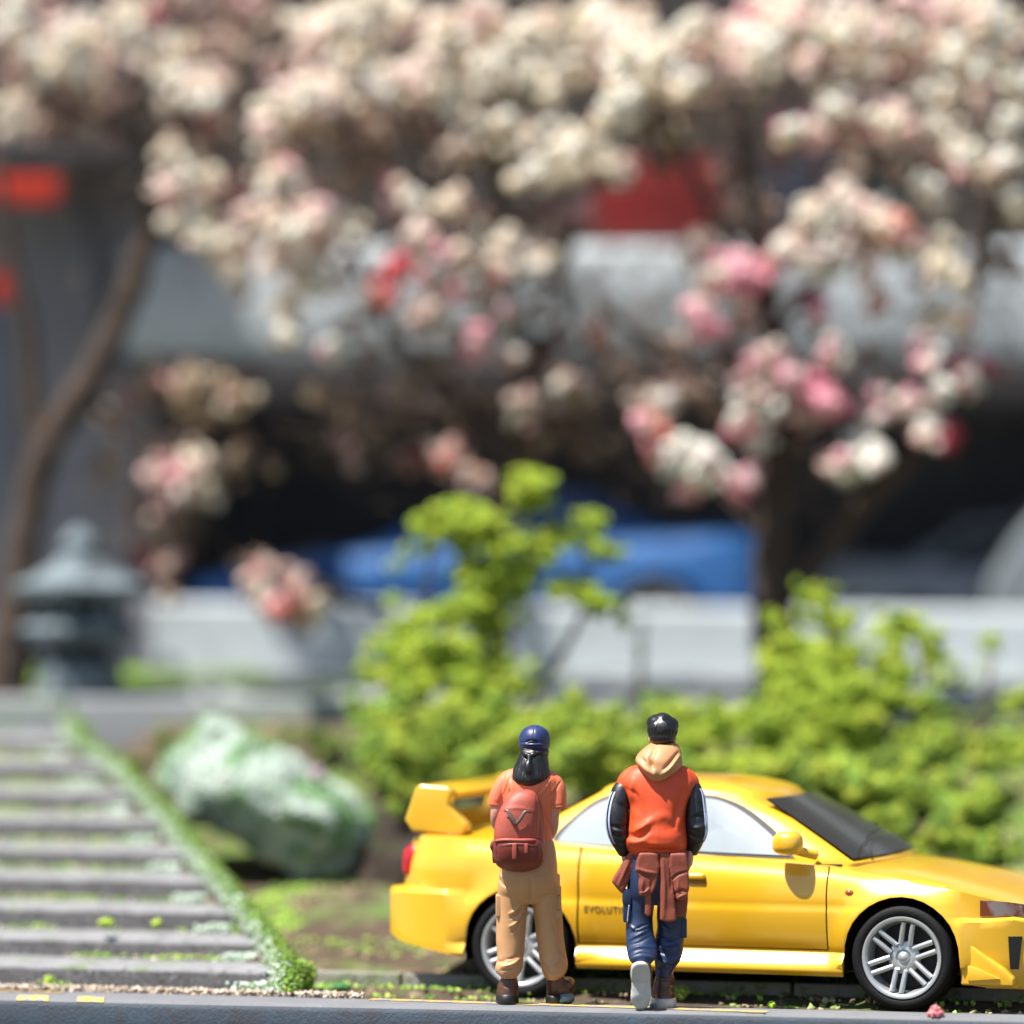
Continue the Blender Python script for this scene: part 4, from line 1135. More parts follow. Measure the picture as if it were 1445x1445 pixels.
for px, hw in ((45, .10), (128, .085)):
    x = (px - 722.5) * 33.6 / FPX
    V, F = [], []
    for i in range(7):
        xx = x - hw + 2 * hw * i / 6
        yn = near_edge(xx)
        k = .03 * noise.noise(Vector((xx * 14, 1, 0)))
        V += [(xx + k, yn + .13 + k, .004), (xx, yn, .004), (xx, yn - .031, .0005), (xx, yn - .058, -.0145)]
    for i in range(6):
        for j in range(3): F.append((i * 4 + j, i * 4 + j + 1, i * 4 + j + 5, i * 4 + j + 4))
    tag(meshobj("road_marking", V, F, M['yellow']), kind="structure")
for px in (8, 60):
    x = (px - 722.5) * 33.9 / FPX
    strip_on("road_marking", [(x - .12, far_edge(x) - .05), (x + .12, far_edge(x) - .12)], .03)

tops = [.130, .255, .400, .558, .70, .865, 1.02, 1.187, 1.335]
right_px = [388, 368, 332, 292, 258, 224, 182, 138, 92]
RUN = .6
def step_right(i):
    D = CAM_D + O.y + (i * RUN) / math.cos(AL) * .98 - 0.3
    return ((right_px[i] - 722.5) * D / FPX - O.x - W.x * i * RUN) / U.x
def step_right_v(v): return float(np.interp(v, [i * RUN for i in range(9)], [step_right(i) for i in range(9)])) + .02
def stair_z(v): return float(np.interp(v, [-.1] + [i * RUN for i in range(9)], [0] + tops))
# terrain behind: low yard behind the kerb, then a bank up to the terrace
def bank(u, v):
    """height of the planted ground over the skewed grid"""
    z = -.04
    du = u - step_right_v(v)
    side = max(0.0, 1 - max(0, du) / .22)
    zs_ = (stair_z(v) - .02) * side * side * (3 - 2 * side) if v < 5.2 else 0
    z += .10 * np.interp(v, [.3, 1.2, 2.2], [0, .3, 1.0])
    z += np.interp(v, [1.0, 2.0, 3.4, 4.6, 5.3, 6.3], [0, .12, .30, .50, 1.0, 1.32])
    z += .06 * noise.noise(Vector((u * .9, v * .9, 0))) * min(1, max(0, v - .6)) + .025 * noise.noise(Vector((u * 4, v * 4, 2))) * min(1, max(0, v - .2))
    return max(z, zs_)
V, F = [], []
us = np.linspace(-14, 20, 180); vs = np.concatenate([np.linspace(-.32, .2, 4), np.linspace(.3, 9, 120)])
for u in us:
    for v in vs:
        z = bank(u, v) if v > .3 else -.04
        if u < step_right_v(v) and v > .3: z = min(z, stair_z(v) - .16)
        V.append(tuple(uv(u, v, float(z))))
n = len(vs)
for i in range(len(us) - 1):
    for j in range(n - 1):
        F.append((i * n + j, (i + 1) * n + j, (i + 1) * n + j + 1, i * n + j + 1))
tag(meshobj("planted_bank", V, F, M['soil']), kind="structure")

# kerb between yard and bank: separate stones
kerb = empty("stone_kerb", uv(3, .75, 0))
tag(kerb, "low weathered kerb of long stones running behind the yellow car", "kerb")
u = 1.62
while u < 9:
    L = rnd.uniform(.75, 1.0)
    b = box_bm(0, 0, 0, L - .02, .12, .13, .014, 2)
    o = bmobj("kerb_stone", b, M['kerb'], None, smooth=True, sharp=50)
    o.parent = kerb
    p = uv(u + L / 2, .62 + rnd.uniform(-.008, .008), .012) - kerb.location
    o.location = p; o.rotation_euler = (0, rnd.uniform(-.006, .006), -AL + rnd.uniform(-.006, .006))
    u += L

# stairs: nine rough stone steps
st_root = empty("stone_stairs", uv(0, 0, 0))
tag(st_root, "wide flight of nine rough grey stone steps rising at the left", "stairs")
for i, t in enumerate(tops):
    ur = step_right(i) + .06
    ul = -3.6
    un = (step_right(i + 1) + .06) if i < 8 else ur - .25
    z0 = (tops[i - 1] if i else 0) - .12
    V, F = [], []
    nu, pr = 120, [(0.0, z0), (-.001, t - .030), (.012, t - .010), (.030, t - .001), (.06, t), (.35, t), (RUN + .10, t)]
    for k in range(nu + 1):
        uu = ul + (ur - ul) * k / nu
        for (dv, z) in pr:
            a = .010 * noise.noise(Vector((uu * 5, z * 9, i * 3.1))) + .006 * noise.noise(Vector((uu * 22, z * 20, i)))
            e = .8 * a if z < t - .001 else 0
            V.append(tuple(uv(ul + (ur + (un - ur) * min(1.1, dv / RUN) - ul) * k / nu, i * RUN + dv + e, z + a * .6) - st_root.location))
    m = len(pr)
    for k in range(nu):
        for j in range(m - 1): F.append((k * m + j, (k + 1) * m + j, (k + 1) * m + j + 1, k * m + j + 1))
    base = len(V)
    F.append(tuple(nu * m + j for j in range(m)))
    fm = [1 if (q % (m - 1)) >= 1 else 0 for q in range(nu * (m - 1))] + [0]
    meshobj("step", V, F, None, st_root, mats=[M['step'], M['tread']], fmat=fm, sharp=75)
# stringer: mossy pale border along the right ends
SR = []
for i in range(9): SR.append((step_right(i) + .07, i * RUN + .02, tops[i] - .03 + rnd.uniform(-.015, .015)))
SR = [(SR[0][0] + .10, -.30, .0)] + SR + [(SR[-1][0] - .28, 9 * RUN, 1.40)]
path = [uv(a, b, c) for a, b, c in SR]
b = bmesh.new()
tube(path, [.02, .035, .042, .045, .045, .045, .045, .045, .045, .045, .04], bm=b, seg=14, interp=8)
o = skin("stair_border", b, .022, M['string'], None, smooth=2, noise_amp=.05, noise_scale=6.0)
tag(o, "pale mossy border climbing along the right ends of the stone steps", "stair border")

# ------------------------------------------------------------------ scattered crumbs, flock and leaves
OCT = np.array([(1, 0, 0), (-1, 0, 0), (0, 1, 0), (0, -1, 0), (0, 0, 1), (0, 0, -1)], float)
OCF = np.array([(0, 2, 4), (2, 1, 4), (1, 3, 4), (3, 0, 4), (2, 0, 5), (1, 2, 5), (3, 1, 5), (0, 3, 5)])
LEAF = np.array([(-1, -.55, 0), (1, -.45, .15), (.9, .5, 0), (-.8, .6, .2)], float)
LEF = np.array([(0, 1, 2), (0, 2, 3)])
nr_ = np.random.RandomState(11)
_b = ball((0, 0, 0), (1, 1, 1), sub=2)
ICO = np.array([tuple(v.co) for v in _b.verts]); _b.verts.index_update(); ICF = np.array([[v.index for v in q.verts] for q in _b.faces]); _b.free()
def crumbs(name, P, size, cols, m, parent=None, leaf=False, ball_=False):
    """many small pieces in one mesh: P (n,3), size (n,), cols (n,3)"""
    P = np.asarray(P, float); n = len(P)
    B, T = (LEAF, LEF) if leaf else ((ICO, ICF) if ball_ else (OCT, OCF))
    q = nr_.normal(size=(n, 4)); q /= np.linalg.norm(q, axis=1)[:, None]
    w, x, y, z = q.T
    Rm = np.stack([1 - 2 * (y * y + z * z), 2 * (x * y - z * w), 2 * (x * z + y * w), 2 * (x * y + z * w), 1 - 2 * (x * x + z * z), 2 * (y * z - x * w), 2 * (x * z - y * w), 2 * (y * z + x * w), 1 - 2 * (x * x + y * y)], 1).reshape(n, 3, 3)
    S = np.asarray(size)[:, None, None] * (B[None] * nr_.uniform(*((.82, 1.15) if ball_ else (.65, 1.25)), (n, len(B), 1)))
    V = np.einsum('nij,nkj->nki', Rm, S) + P[:, None, :]
    F = (T[None] + (np.arange(n) * len(B))[:, None, None]).reshape(-1, 3)
    me = bpy.data.meshes.new(name)
    me.vertices.add(n * len(B)); me.vertices.foreach_set("co", V.ravel())
    me.loops.add(len(F) * 3); me.loops.foreach_set("vertex_index", F.ravel().astype(np.int32))
    me.polygons.add(len(F))
    me.polygons.foreach_set("loop_start", np.arange(0, len(F) * 3, 3, dtype=np.int32))
    me.polygons.foreach_set("loop_total", np.full(len(F), 3, dtype=np.int32))
    me.update(calc_edges=True)
    at_ = me.color_attributes.new("tone", 'FLOAT_COLOR', 'POINT')
    C = np.ones((n, len(B), 4)); C[:, :, :3] = np.asarray(cols)[:, None, :]
    at_.data.foreach_set("color", C.ravel().astype(np.float32))
    me.materials.append(m)
    me.validate()
    o = bpy.data.objects.new(name, me)
    return link(o, parent)
def pick(pal, n):
    pal = np.array(pal, float)
    c = pal[nr_.randint(0, len(pal), n)]
    return np.clip(c * nr_.uniform(.75, 1.2, (n, 1)), 0, .9)
GREEN = [(.20, .36, .035), (.13, .27, .03), (.28, .42, .05), (.08, .17, .02), (.33, .43, .07)]
PALE = [(.50, .60, .50), (.60, .67, .58), (.55, .60, .55), (.18, .34, .13)]
STONE = [(.45, .40, .33), (.30, .24, .18), (.60, .55, .46), (.16, .11, .08), (.5, .36, .26)]

# grit and crumbs at the foot of the stairs
n = 2600
x = nr_.uniform(-3.8, -.9, n); d = np.abs(nr_.normal(0, .06, n))
P = np.stack([x, np.array([far_edge(a) for a in x]) + .02 + d, nr_.uniform(-.01, .028, n)], 1)
tag(crumbs("gravel", P, nr_.uniform(.006, .018, n), pick(STONE, n), M['gravel']), kind="stuff")
# moss in the step corners
P, C = [], []
for i in range(9):
    ur = step_right(i)
    for c in range(5 + i * 2):
        uc = nr_.uniform(-2.6, ur); L = nr_.uniform(.05, .25)
        zb = (tops[i - 1] if i else 0)
        k = nr_.randint(20, 70)
        for _ in range(k):
            P.append(tuple(uv(uc + nr_.normal(0, L), i * RUN - abs(nr_.normal(0, .03)) - .01, zb + nr_.uniform(0, .022))))
            C.append(GREEN[nr_.randint(0, 5)] if nr_.rand() < .75 else STONE[nr_.randint(0, 5)])
    k = 150                                                   # mossy right corners of every step
    for _ in range(k):
        P.append(tuple(uv(ur - abs(nr_.normal(0, .10)), i * RUN - nr_.uniform(0, .10), zb + nr_.uniform(0, .05))))
        C.append(PALE[nr_.randint(0, 4)])
tag(crumbs("moss", P, nr_.uniform(.009, .020, len(P)), np.array(C) * nr_.uniform(.8, 1.15, (len(P), 1)), M['moss']), kind="stuff")
# flock over the border
P, C = [], []
Q = catmull([tuple(p) for p in path], 60)
for q in Q:
    for _ in range(80):
        a = nr_.uniform(-.5, math.pi)
        r = .036 + abs(nr_.normal(0, .026))
        off = U * (math.cos(a) * r) + Vector((0, 0, math.sin(a) * r))
        P.append((q[0] + off.x + nr_.normal(0, .012), q[1] + off.y + nr_.normal(0, .035), q[2] + off.z * .8))
        g = (math.cos(a) + nr_.normal(0, .5) > -.45)
        C.append(tuple(np.array(GREEN[nr_.randint(0, 4)]) * .7) if g else tuple(np.array(PALE[nr_.randint(0, 4)]) * .8))
for _ in range(9000):                                     # low moss spreading from the border onto the ground
    v = nr_.uniform(-.25, 5.0); u_ = step_right_v(v) + .10 + abs(nr_.normal(0, .14)); P.append(tuple(uv(u_, v, bank(u_, max(v, .0)) if v > .3 else -.02)))
    C.append(GREEN[nr_.randint(0, 5)] if nr_.rand() < .8 else PALE[nr_.randint(0, 4)])
tag(crumbs("moss", P, nr_.uniform(.007, .015, len(P)), np.array(C) * nr_.uniform(.8, 1.15, (len(P), 1)), M['moss']), kind="stuff")

def tuft(label, px, py, Y, r, n=260, pal=GREEN, size=(.008, .018), flat=1.0, cat="moss", name="moss_tuft", group=None):
    c = at(px, py, Y)
    v = nr_.normal(size=(n, 3)); v /= np.linalg.norm(v, axis=1)[:, None]
    v *= (nr_.uniform(.3, 1, (n, 1)) ** .5)
    P = v * np.array([r, r, r * flat]) + np.array(c)
    o = crumbs(name, P, nr_.uniform(*size, n), pick(pal, n), M['moss'])
    return tag(o, label, cat, group)
tuft("bright green moss tuft at the foot of the stair border", 425, 1375, 1.25, .095, 700, [(.32, .42, .05), (.20, .33, .04), (.08, .20, .05)])
tuft("dark green moss tuft left of the bright one by the stair foot", 393, 1385, 1.22, .06, 300, [(.05, .14, .04), (.10, .22, .05)])
tuft("low dark moss tuft right of the stair foot on the pavement edge", 480, 1394, 1.2, .055, 260, [(.04, .16, .06), (.08, .22, .06)], flat=.5)
tuft("yellow green moss crumb on the second step left of the pale one", 150, 1303, 2.1, .045, 160, [(.38, .46, .05), (.22, .36, .04)], flat=.6)
tuft("yellow green moss crumb on the second step nearer the border", 222, 1303, 2.1, .03, 90, [(.38, .46, .05), (.22, .36, .04)], flat=.6)
tuft("small bright moss crumb at the foot of the lowest step, left", 70, 1382, 1.55, .026, 80, [(.42, .52, .05), (.25, .4, .04)], flat=.7)
tuft("small bright moss crumb at the foot of the lowest step, middle", 300, 1388, 1.30, .026, 80, [(.42, .50, .05), (.25, .4, .04)], flat=.8)
tuft("pale grey pebble cluster at the right end of the lowest step", 366, 1378, 1.35, .035, 70, [(.6, .56, .5), (.45, .4, .33)], (.014, .022), cat="pebbles", name="pebble_cluster")
tuft("dull green moss tuft under the rear of the yellow car", 590, 1388, 1.75, .06, 160, [(.16, .26, .05), (.28, .34, .08)], flat=.7)
tuft("pale lichen tuft under the rear bumper of the yellow car", 640, 1392, 1.65, .06, 120, [(.42, .42, .38), (.35, .4, .3)], flat=.8)
tuft("small leafy green crumb beside the man's right shoe", 962, 1400, .75, .05, 160, [(.35, .42, .06), (.16, .3, .04)], flat=.8)
tuft("single bright green crumb on the pavement edge before the front wheel", 1089, 1418, .12, .017, 60, [(.30, .50, .03)])
tuft("pale lichen lump under the front bumper of the car", 1415, 1420, .9, .09, 260, [(.52, .55, .50), (.3, .42, .26)], flat=.6)
tuft("brown and pink dry lump under the car between its wheels", 1010, 1395, 1.7, .07, 160, [(.45, .25, .22), (.12, .07, .06)], flat=.8)

def petal_ball(label, px, py, Y, r, col, group=None):
    n = 90
    v = nr_.normal(size=(n, 3)); v /= np.linalg.norm(v, axis=1)[:, None]
    P = v * r * nr_.uniform(.6, 1, (n, 1)) + np.array(at(px, py, Y))
    P[:, 2] = np.maximum(P[:, 2], .008)
    return tag(crumbs("fallen_blossom", P, nr_.uniform(.010, .018, n), pick([col], n), M['petal']), label, "blossom", group)
petal_ball("pink fallen blossom on the pavement edge beside the front wheel", 1320, 1431, -.60, .045, (.88, .36, .38))
petal_ball("faint pink fallen blossom under the car near the kerb", 1022, 1380, 1.9, .045, (.62, .30, .30))

# ground flock on the yard
n = 26000
uu = nr_.uniform(.6, 9.5, n); vv = nr_.uniform(.1, 6.0, n)
zz = np.array([bank(a, b_) if b_ > .3 else -.04 for a, b_ in zip(uu, vv)])
P = np.array([tuple(uv(a, b_, c)) for a, b_, c in zip(uu, vv, zz)])
pn = np.array([noise.noise(Vector((p[0] * 1.1, p[1] * 1.1, 5))) for p in P])
keep = (pn > -.12) & ~((uu > 1.2) & (uu < 4.6) & (vv > 2.0 - .5 * (nr_.rand(n) > .6)) & (vv < 5.0)) & (uu > np.array([step_right_v(q) for q in vv])) & ((vv > .55) | (nr_.rand(n) < .3))
P = P[keep]; pn = pn[keep]
cols = pick(GREEN, len(P)); br = pn < .05
cols[br] = pick([(.30, .22, .14), (.14, .09, .05), (.22, .28, .08)], br.sum())
tag(crumbs("ground_moss", P, nr_.uniform(.012, .030, len(P)), cols, M['moss']), kind="stuff")

# ------------------------------------------------------------------ boulder
def boulder():
    Y = 5.2
    b = bmesh.new()
    for px, py, dy in ((287, 1014, .05), (330, 1028, .0), (222, 1100, .05), (236, 1060, .0), (400, 1058, -.05), (392, 1112, -.42), (300, 1120, -.40), (262, 1150, -.12), (345, 1196, -.22), (472, 1102, .0), (532, 1152, .05),
                       (450, 1150, -.46), (430, 1243, -.20), (484, 1230, -.10), (520, 1192, .0), (300, 1050, .7), (240, 1110, .6), (480, 1130, .7), (510, 1180, .6), (430, 1220, .5)):
        p = at(px, py, Y); p.y += dy; b.verts.new(p)
    bmesh.ops.convex_hull(b, input=b.verts)
    for v in [v for v in b.verts if not v.link_faces]: b.verts.remove(v)
    me = fuse(b, .03, 1)
    sculpt(me, (), .05, 2.2); sculpt(me, (), .045, 5.0); sculpt(me, (), .02, 14.0)
    me.materials.clear(); me.materials.append(M['rock'])
    me.polygons.foreach_set("use_smooth", [True] * len(me.polygons))
    o = link(bpy.data.objects.new("boulder", me))
    n = len(me.vertices); V = np.empty(n * 3); me.vertices.foreach_get("co", V); V = V.reshape(-1, 3)
    N = np.empty(n * 3); me.vertex_normals.foreach_get("vector", N); N = N.reshape(-1, 3)
    idx = nr_.randint(0, n, 9000); idx = idx[(N[idx, 2] > -.35)]
    P = V[idx] + nr_.normal(0, .012, (len(idx), 3)) + N[idx] * .006
    g = np.array([noise.noise(Vector(p * 3.1)) for p in P])
    C = np.where((g > .06)[:, None], pick([(.14, .30, .09), (.20, .38, .14)], len(P)), pick([(.50, .58, .51), (.44, .53, .46), (.55, .60, .55)], len(P)))
    tag(crumbs("moss", P, nr_.uniform(.009, .018, len(P)), C, M['moss'], o), kind="stuff")
    return o
rock = boulder()
tag(rock, "large pale boulder furred with green moss, leaning over a dark hollow", "boulder")
tuft("small mauve blossom lying on top of the mossy boulder", 448, 1092, 5.1, .05, 120, [(.42, .28, .36), (.55, .42, .46)], cat="blossom", name="fallen_blossom")
# soil lump behind the car's tail, coloured dark for the shade under the shrubs
b = bmesh.new()
for (px, py, Y, r) in ((570, 1215, 5.2, .34), (505, 1272, 5.0, .22), (440, 1285, 5.0, .16), (600, 1245, 5.0, .35), (650, 1190, 5.4, .42), (380, 1270, 5.2, .13), (540, 1190, 5.8, .3)):
    ball(at(px, py, Y), (r, r, r * .8), b)
o = skin("shaded_earth_mound", b, .04, mat("shaded_earth", (.026, .014, .008), .95, layers=[((.14, .10, .06), 3, .58, .72), ((.05, .09, .02), 2.2, .56, .68)], bump=(20, 1.0)), None, smooth=3, noise_amp=.07, noise_scale=4)
tag(o, kind="structure")

# ------------------------------------------------------------------ terrace and its stone edge
def slab(name, px0, px1, Yf, Yb, zt, zb, m, seg, parent=None, rise=0.0):
    pass
TZ = 1.56
ter = empty("terrace_edge", (-2, 8.3, 1.2))
tag(ter, "long grey stone edging of the terrace at the top of the stairs", "edging")
u = -9.0
TU = Vector((math.cos(R(4)), -math.sin(R(4)), 0)); TW = Vector((math.sin(R(4)), math.cos(R(4)), 0)); TO = Vector((0, 8.15, 0))
while u < 8:
    L = rnd.uniform(1.5, 2.1)
    b = box_bm(0, 0, 0, L - .02, .45, .50, .03, 3)
    o = bmobj("edge_stone", b, M['terrace'], ter, smooth=True, sharp=50)
    o.location = TO + TU * (u + L / 2) + TW * .22 + Vector((0, 0, TZ - .25)) - ter.location
    o.rotation_euler = (0, 0, -R(4))
    u += L
V, F = [], []
for i, a in enumerate(np.linspace(-12, 12, 60)):
    for j, v in enumerate(np.linspace(.43, 5.2, 14)):
        p = TO + TU * a + TW * v
        z = TZ + .0 + .10 * min(1, v / 2.2) + .02 * noise.noise(Vector((a * 2, v * 2, 1)))
        V.append((p.x, p.y, z if j else TZ - .3))
for i in range(59):
    for j in range(13):
        F.append((i * 14 + j, (i + 1) * 14 + j, (i + 1) * 14 + j + 1, i * 14 + j + 1))
tag(meshobj("terrace", V, F, M['terrace']), kind="structure")
# grass on the terrace at left
n = 7000
P = []
for _ in range(n):
    a = nr_.uniform(-5.5, -3.0) + (nr_.rand() < .25) * nr_.uniform(0, 2.2); v = nr_.uniform(.5, 2.6)
    if noise.noise(Vector((a * 1.5, v * 1.5, 8))) < -.1: continue
    p = TO + TU * a + TW * v
    P.append((p.x, p.y, TZ + .02 + .10 * min(1, v / 2.2) + nr_.uniform(0, .03)))
tag(crumbs("grass", P, nr_.uniform(.012, .026, len(P)), pick(GREEN, len(P)), M['moss']), kind="stuff")

# ------------------------------------------------------------------ stone lantern
def lantern():
    c = at(113, 958, 8.8)
    k = 41.8 / FPX
    L = empty("stone_lantern", c)
    tag(L, "blue grey stone lantern with tiered roof standing on the terrace at the left", "stone lantern")
    def hexl(name, rows_, m, seg=6, rot=0.0, bev=.01):
        V, F = [], []
        for (z, r) in rows_:
            for q in range(seg):
                a = 2 * math.pi * q / seg + rot
                V.append((r * math.cos(a), r * math.sin(a), z))
        for i in range(len(rows_) - 1):
            for q in range(seg): F.append((i * seg + q, i * seg + (q + 1) % seg, (i + 1) * seg + (q + 1) % seg, (i + 1) * seg + q))
        F.append(tuple(range(seg))[::-1]); F.append(tuple((len(rows_) - 1) * seg + q for q in range(seg)))
        return meshobj(name, V, F, m, L, smooth=False)
    px = k
    hexl("base", [(-.12, 62 * px), (20 * px, 60 * px), (26 * px, 50 * px)], M['lantern'])
    hexl("pedestal", [(22 * px, 44 * px), (50 * px, 40 * px)], M['lantern_d'])
    hexl("platform", [(48 * px, 50 * px), (56 * px, 80 * px), (70 * px, 88 * px), (82 * px, 72 * px)], M['lantern'], rot=.2)
    fb = hexl("firebox", [(82 * px, 58 * px), (122 * px, 56 * px)], M['lantern'], rot=.26)
    for q in range(6):
        a = 2 * math.pi * (q + .5) / 6 + .26
        r = 57 * px * math.cos(math.pi / 6)
        b = box_bm(0, 0, 0, 30 * px, .02, 28 * px, .004, 1)
        o = bmobj("window", b, M['lantern_d'], fb)
        o.location = (r * math.cos(a), r * math.sin(a), 102 * px); o.rotation_euler = (0, 0, a + math.pi / 2)
    hexl("roof", [(114 * px, 60 * px), (117 * px, 92 * px), (132 * px, 98 * px), (140 * px, 78 * px), (152 * px, 54 * px), (166 * px, 34 * px), (182 * px, 22 * px)], M['lantern'], rot=.26)
    b = hloft([(0, 0, 178 * px, 18 * px, 18 * px), (0, 0, 188 * px, 27 * px, 27 * px), (0, 0, 200 * px, 22 * px, 22 * px), (0, 0, 214 * px, 8 * px, 8 * px)], seg=14)
    bmobj("finial", b, M['lantern'], L, smooth=True)
    return L
lantern()
b = box_bm(*at(203, 900, 11.0), .12, .12, .62, .015, 2)
tag(bmobj("stone_post", b, M['grey_l'], None, smooth=True, sharp=50), "narrow grey stone post standing right of the lantern", "post")

# ------------------------------------------------------------------ shrubs
def pix_blobs(blobs, per, size, pal, leafy=False, shell=.35, Yj=.18):
    P, Cc = [], []
    for (px, py, r, Y) in blobs:
        c = np.array(at(px, py, Y)); rw = r * (CAM_D + Y) / FPX
        # each blob is made of smaller pads with gaps in between
        pads = max(8, int(30 * (r / 40) ** 1.5))
        for _ in range(pads):
            v = nr_.normal(size=3); v /= np.linalg.norm(v)
            pc = c + v * rw * nr_.uniform(.35, 1.0) * np.array([1, 1.1, .9])
            pr = rw * nr_.uniform(.16, .36)
            k = int(per * (pr / .10) ** 2)
            w = nr_.normal(size=(k, 3)); w /= np.linalg.norm(w, axis=1)[:, None]
            w *= (nr_.uniform(.15, 1, (k, 1)) ** .5) * nr_.uniform(.8, 1.6, (k, 1))
            P.append(pc + w * pr * np.array([1.15, 1.1, .72]))
            tone = np.array(pal[nr_.randint(0, len(pal))])[None]
            Cc.append(np.clip((tone * .5 + np.array(pal)[nr_.randint(0, len(pal), k)] * .5) * nr_.uniform(.6, 1.3, (k, 1)), 0, .8))
    P = np.vstack(P); Cc = np.vstack(Cc)
    g = np.array([noise.noise(Vector(q * 2.6)) + .8 * noise.noise(Vector(q * 7.5)) for q in P])
    k = g > -.08 + .35 * (nr_.rand(len(P)) - .5)
    return P[k], Cc[k]
LIME = [(.53, .63, .05), (.43, .57, .045), (.34, .50, .04), (.62, .68, .09), (.22, .36, .035)]
MIDG = [(.44, .54, .045), (.34, .46, .04), (.56, .60, .06), (.16, .26, .03), (.22, .44, .09)]
def shrub(label, blobs, stems, pal, per=260, group="flocked green shrubs on the bank"):
    bx, by, _, bY = blobs[-1]
    root = empty("shrub", stems[0][0] if stems else at(bx, by, bY))
    base = root.location.copy()
    P, C = pix_blobs(blobs, per, None, pal)
    o = crumbs("foliage", P - np.array(base), nr_.uniform(.010, .027, len(P)), C, M['leaf'], root)
    for pts in stems:
        b = tube([tuple(Vector(p) - base) for p in pts], [.035 - .022 * i / max(1, len(pts) - 1) for i in range(len(pts))], seg=8, interp=3)
        bmobj("stem", b, M['bark'], root, smooth=True)
    tag(root, label, "shrub", group)
    return root
Yc = 6.2
shrub("tall lime green shrub with open tiers, rising behind the woman",
      [(755, 692, 34, Yc), (725, 715, 38, Yc), (690, 738, 38, Yc), (650, 732, 34, Yc), (612, 738, 30, Yc), (600, 768, 26, Yc), (700, 780, 38, Yc), (680, 815, 38, Yc), (815, 748, 34, Yc), (850, 768, 26, Yc), (770, 770, 30, Yc), (870, 780, 18, Yc), (560, 800, 16, Yc), (800, 830, 26, Yc), (845, 850, 26, Yc), (885, 870, 18, Yc), (740, 800, 26, Yc), (655, 770, 24, Yc),
       (650, 860, 40, Yc), (610, 880, 40, Yc - .1), (570, 905, 40, Yc - .2), (530, 935, 34, Yc - .3), (560, 845, 16, Yc), (680, 850, 30, Yc), (825, 840, 24, Yc), (870, 860, 18, Yc), (640, 930, 45, Yc - .2), (600, 970, 45, Yc - .3), (670, 980, 45, Yc - .3), (740, 760, 34, Yc), (720, 830, 34, Yc), (690, 880, 36, Yc), (740, 860, 20, Yc), (640, 800, 20, Yc), (690, 930, 36, Yc), (580, 930, 40, Yc - .2), (740, 970, 26, Yc - .2), (560, 985, 32, Yc - .4)],
      [[at(700, 1080, Yc), at(695, 980, Yc), at(690, 880, Yc), at(705, 800, Yc), at(740, 720, Yc)], [at(700, 1080, Yc), at(770, 960, Yc), at(815, 880, Yc), at(830, 820, Yc), at(820, 760, Yc)], [at(695, 1000, Yc), at(640, 930, Yc), at(600, 880, Yc), at(610, 760, Yc)]], LIME)
shrub("broad mid green shrub below the tall one, left of the woman's head",
      [(560, 1060, 55, 5.4), (620, 1040, 60, 5.5), (540, 1020, 35, 5.6), (680, 1050, 50, 5.5), (600, 1100, 45, 5.2), (660, 1095, 40, 5.1), (535, 1100, 30, 5.0), (570, 1130, 30, 5.0)],
      [[at(600, 1180, 5.4), at(600, 1100, 5.4), at(590, 1020, 5.5)], [at(600, 1180, 5.4), at(650, 1090, 5.4), at(670, 1030, 5.5)]], MIDG)
shrub("rounded green shrub between the woman's and the man's heads",
      [(800, 1010, 40, 5.6), (770, 1040, 40, 5.4), (830, 1050, 45, 5.4), (860, 1030, 40, 5.5), (810, 1080, 40, 5.2), (770, 985, 28, 5.8), (760, 950, 22, 5.9), (880, 1060, 35, 5.4)],
      [[at(820, 1160, 5.5), at(815, 1080, 5.5), at(800, 1000, 5.6)]], MIDG)
shrub("bright green shrub just right of the man's head",
      [(970, 1030, 40, 5.7), (1010, 1010, 42, 5.7), (1060, 1030, 45, 5.6), (1100, 1050, 40, 5.6), (1000, 1060, 42, 5.5), (1050, 1080, 38, 5.4), (940, 1050, 30, 5.6), (1000, 1100, 30, 5.2)],
      [[at(1030, 1160, 5.5), at(1025, 1080, 5.5), at(1010, 1010, 5.6)]], LIME[1:] + MIDG[:2])
shrub("large spreading yellow green shrub below the right cherry tree",
      [(1150, 850, 36, 6.4), (1185, 875, 40, 6.4), (1110, 920, 42, 6.3), (1160, 930, 50, 6.2), (1220, 920, 45, 6.2), (1250, 890, 30, 6.3), (1280, 890, 30, 6.3), (1090, 940, 28, 6.2), (1320, 915, 28, 6.2), (1170, 1000, 50, 6.0), (1220, 985, 42, 6.0), (1330, 950, 24, 6.0), (1150, 1050, 45, 5.8), (1210, 1040, 45, 5.8), (1130, 990, 38, 6.0), (1120, 960, 46, 6.1), (1180, 960, 48, 6.1), (1250, 940, 38, 6.1), (1265, 985, 30, 6.0), (1110, 880, 30, 6.3), (1220, 880, 34, 6.3), (1270, 1040, 24, 5.9)],
      [[at(1200, 1180, 6.0), at(1195, 1060, 6.0), at(1180, 960, 6.1), at(1170, 870, 6.3)], [at(1200, 1150, 6.0), at(1280, 1040, 6.0), at(1305, 960, 6.1), at(1290, 890, 6.2)], [at(1195, 1050, 6.0), at(1120, 980, 6.1), at(1100, 930, 6.2)]], LIME)
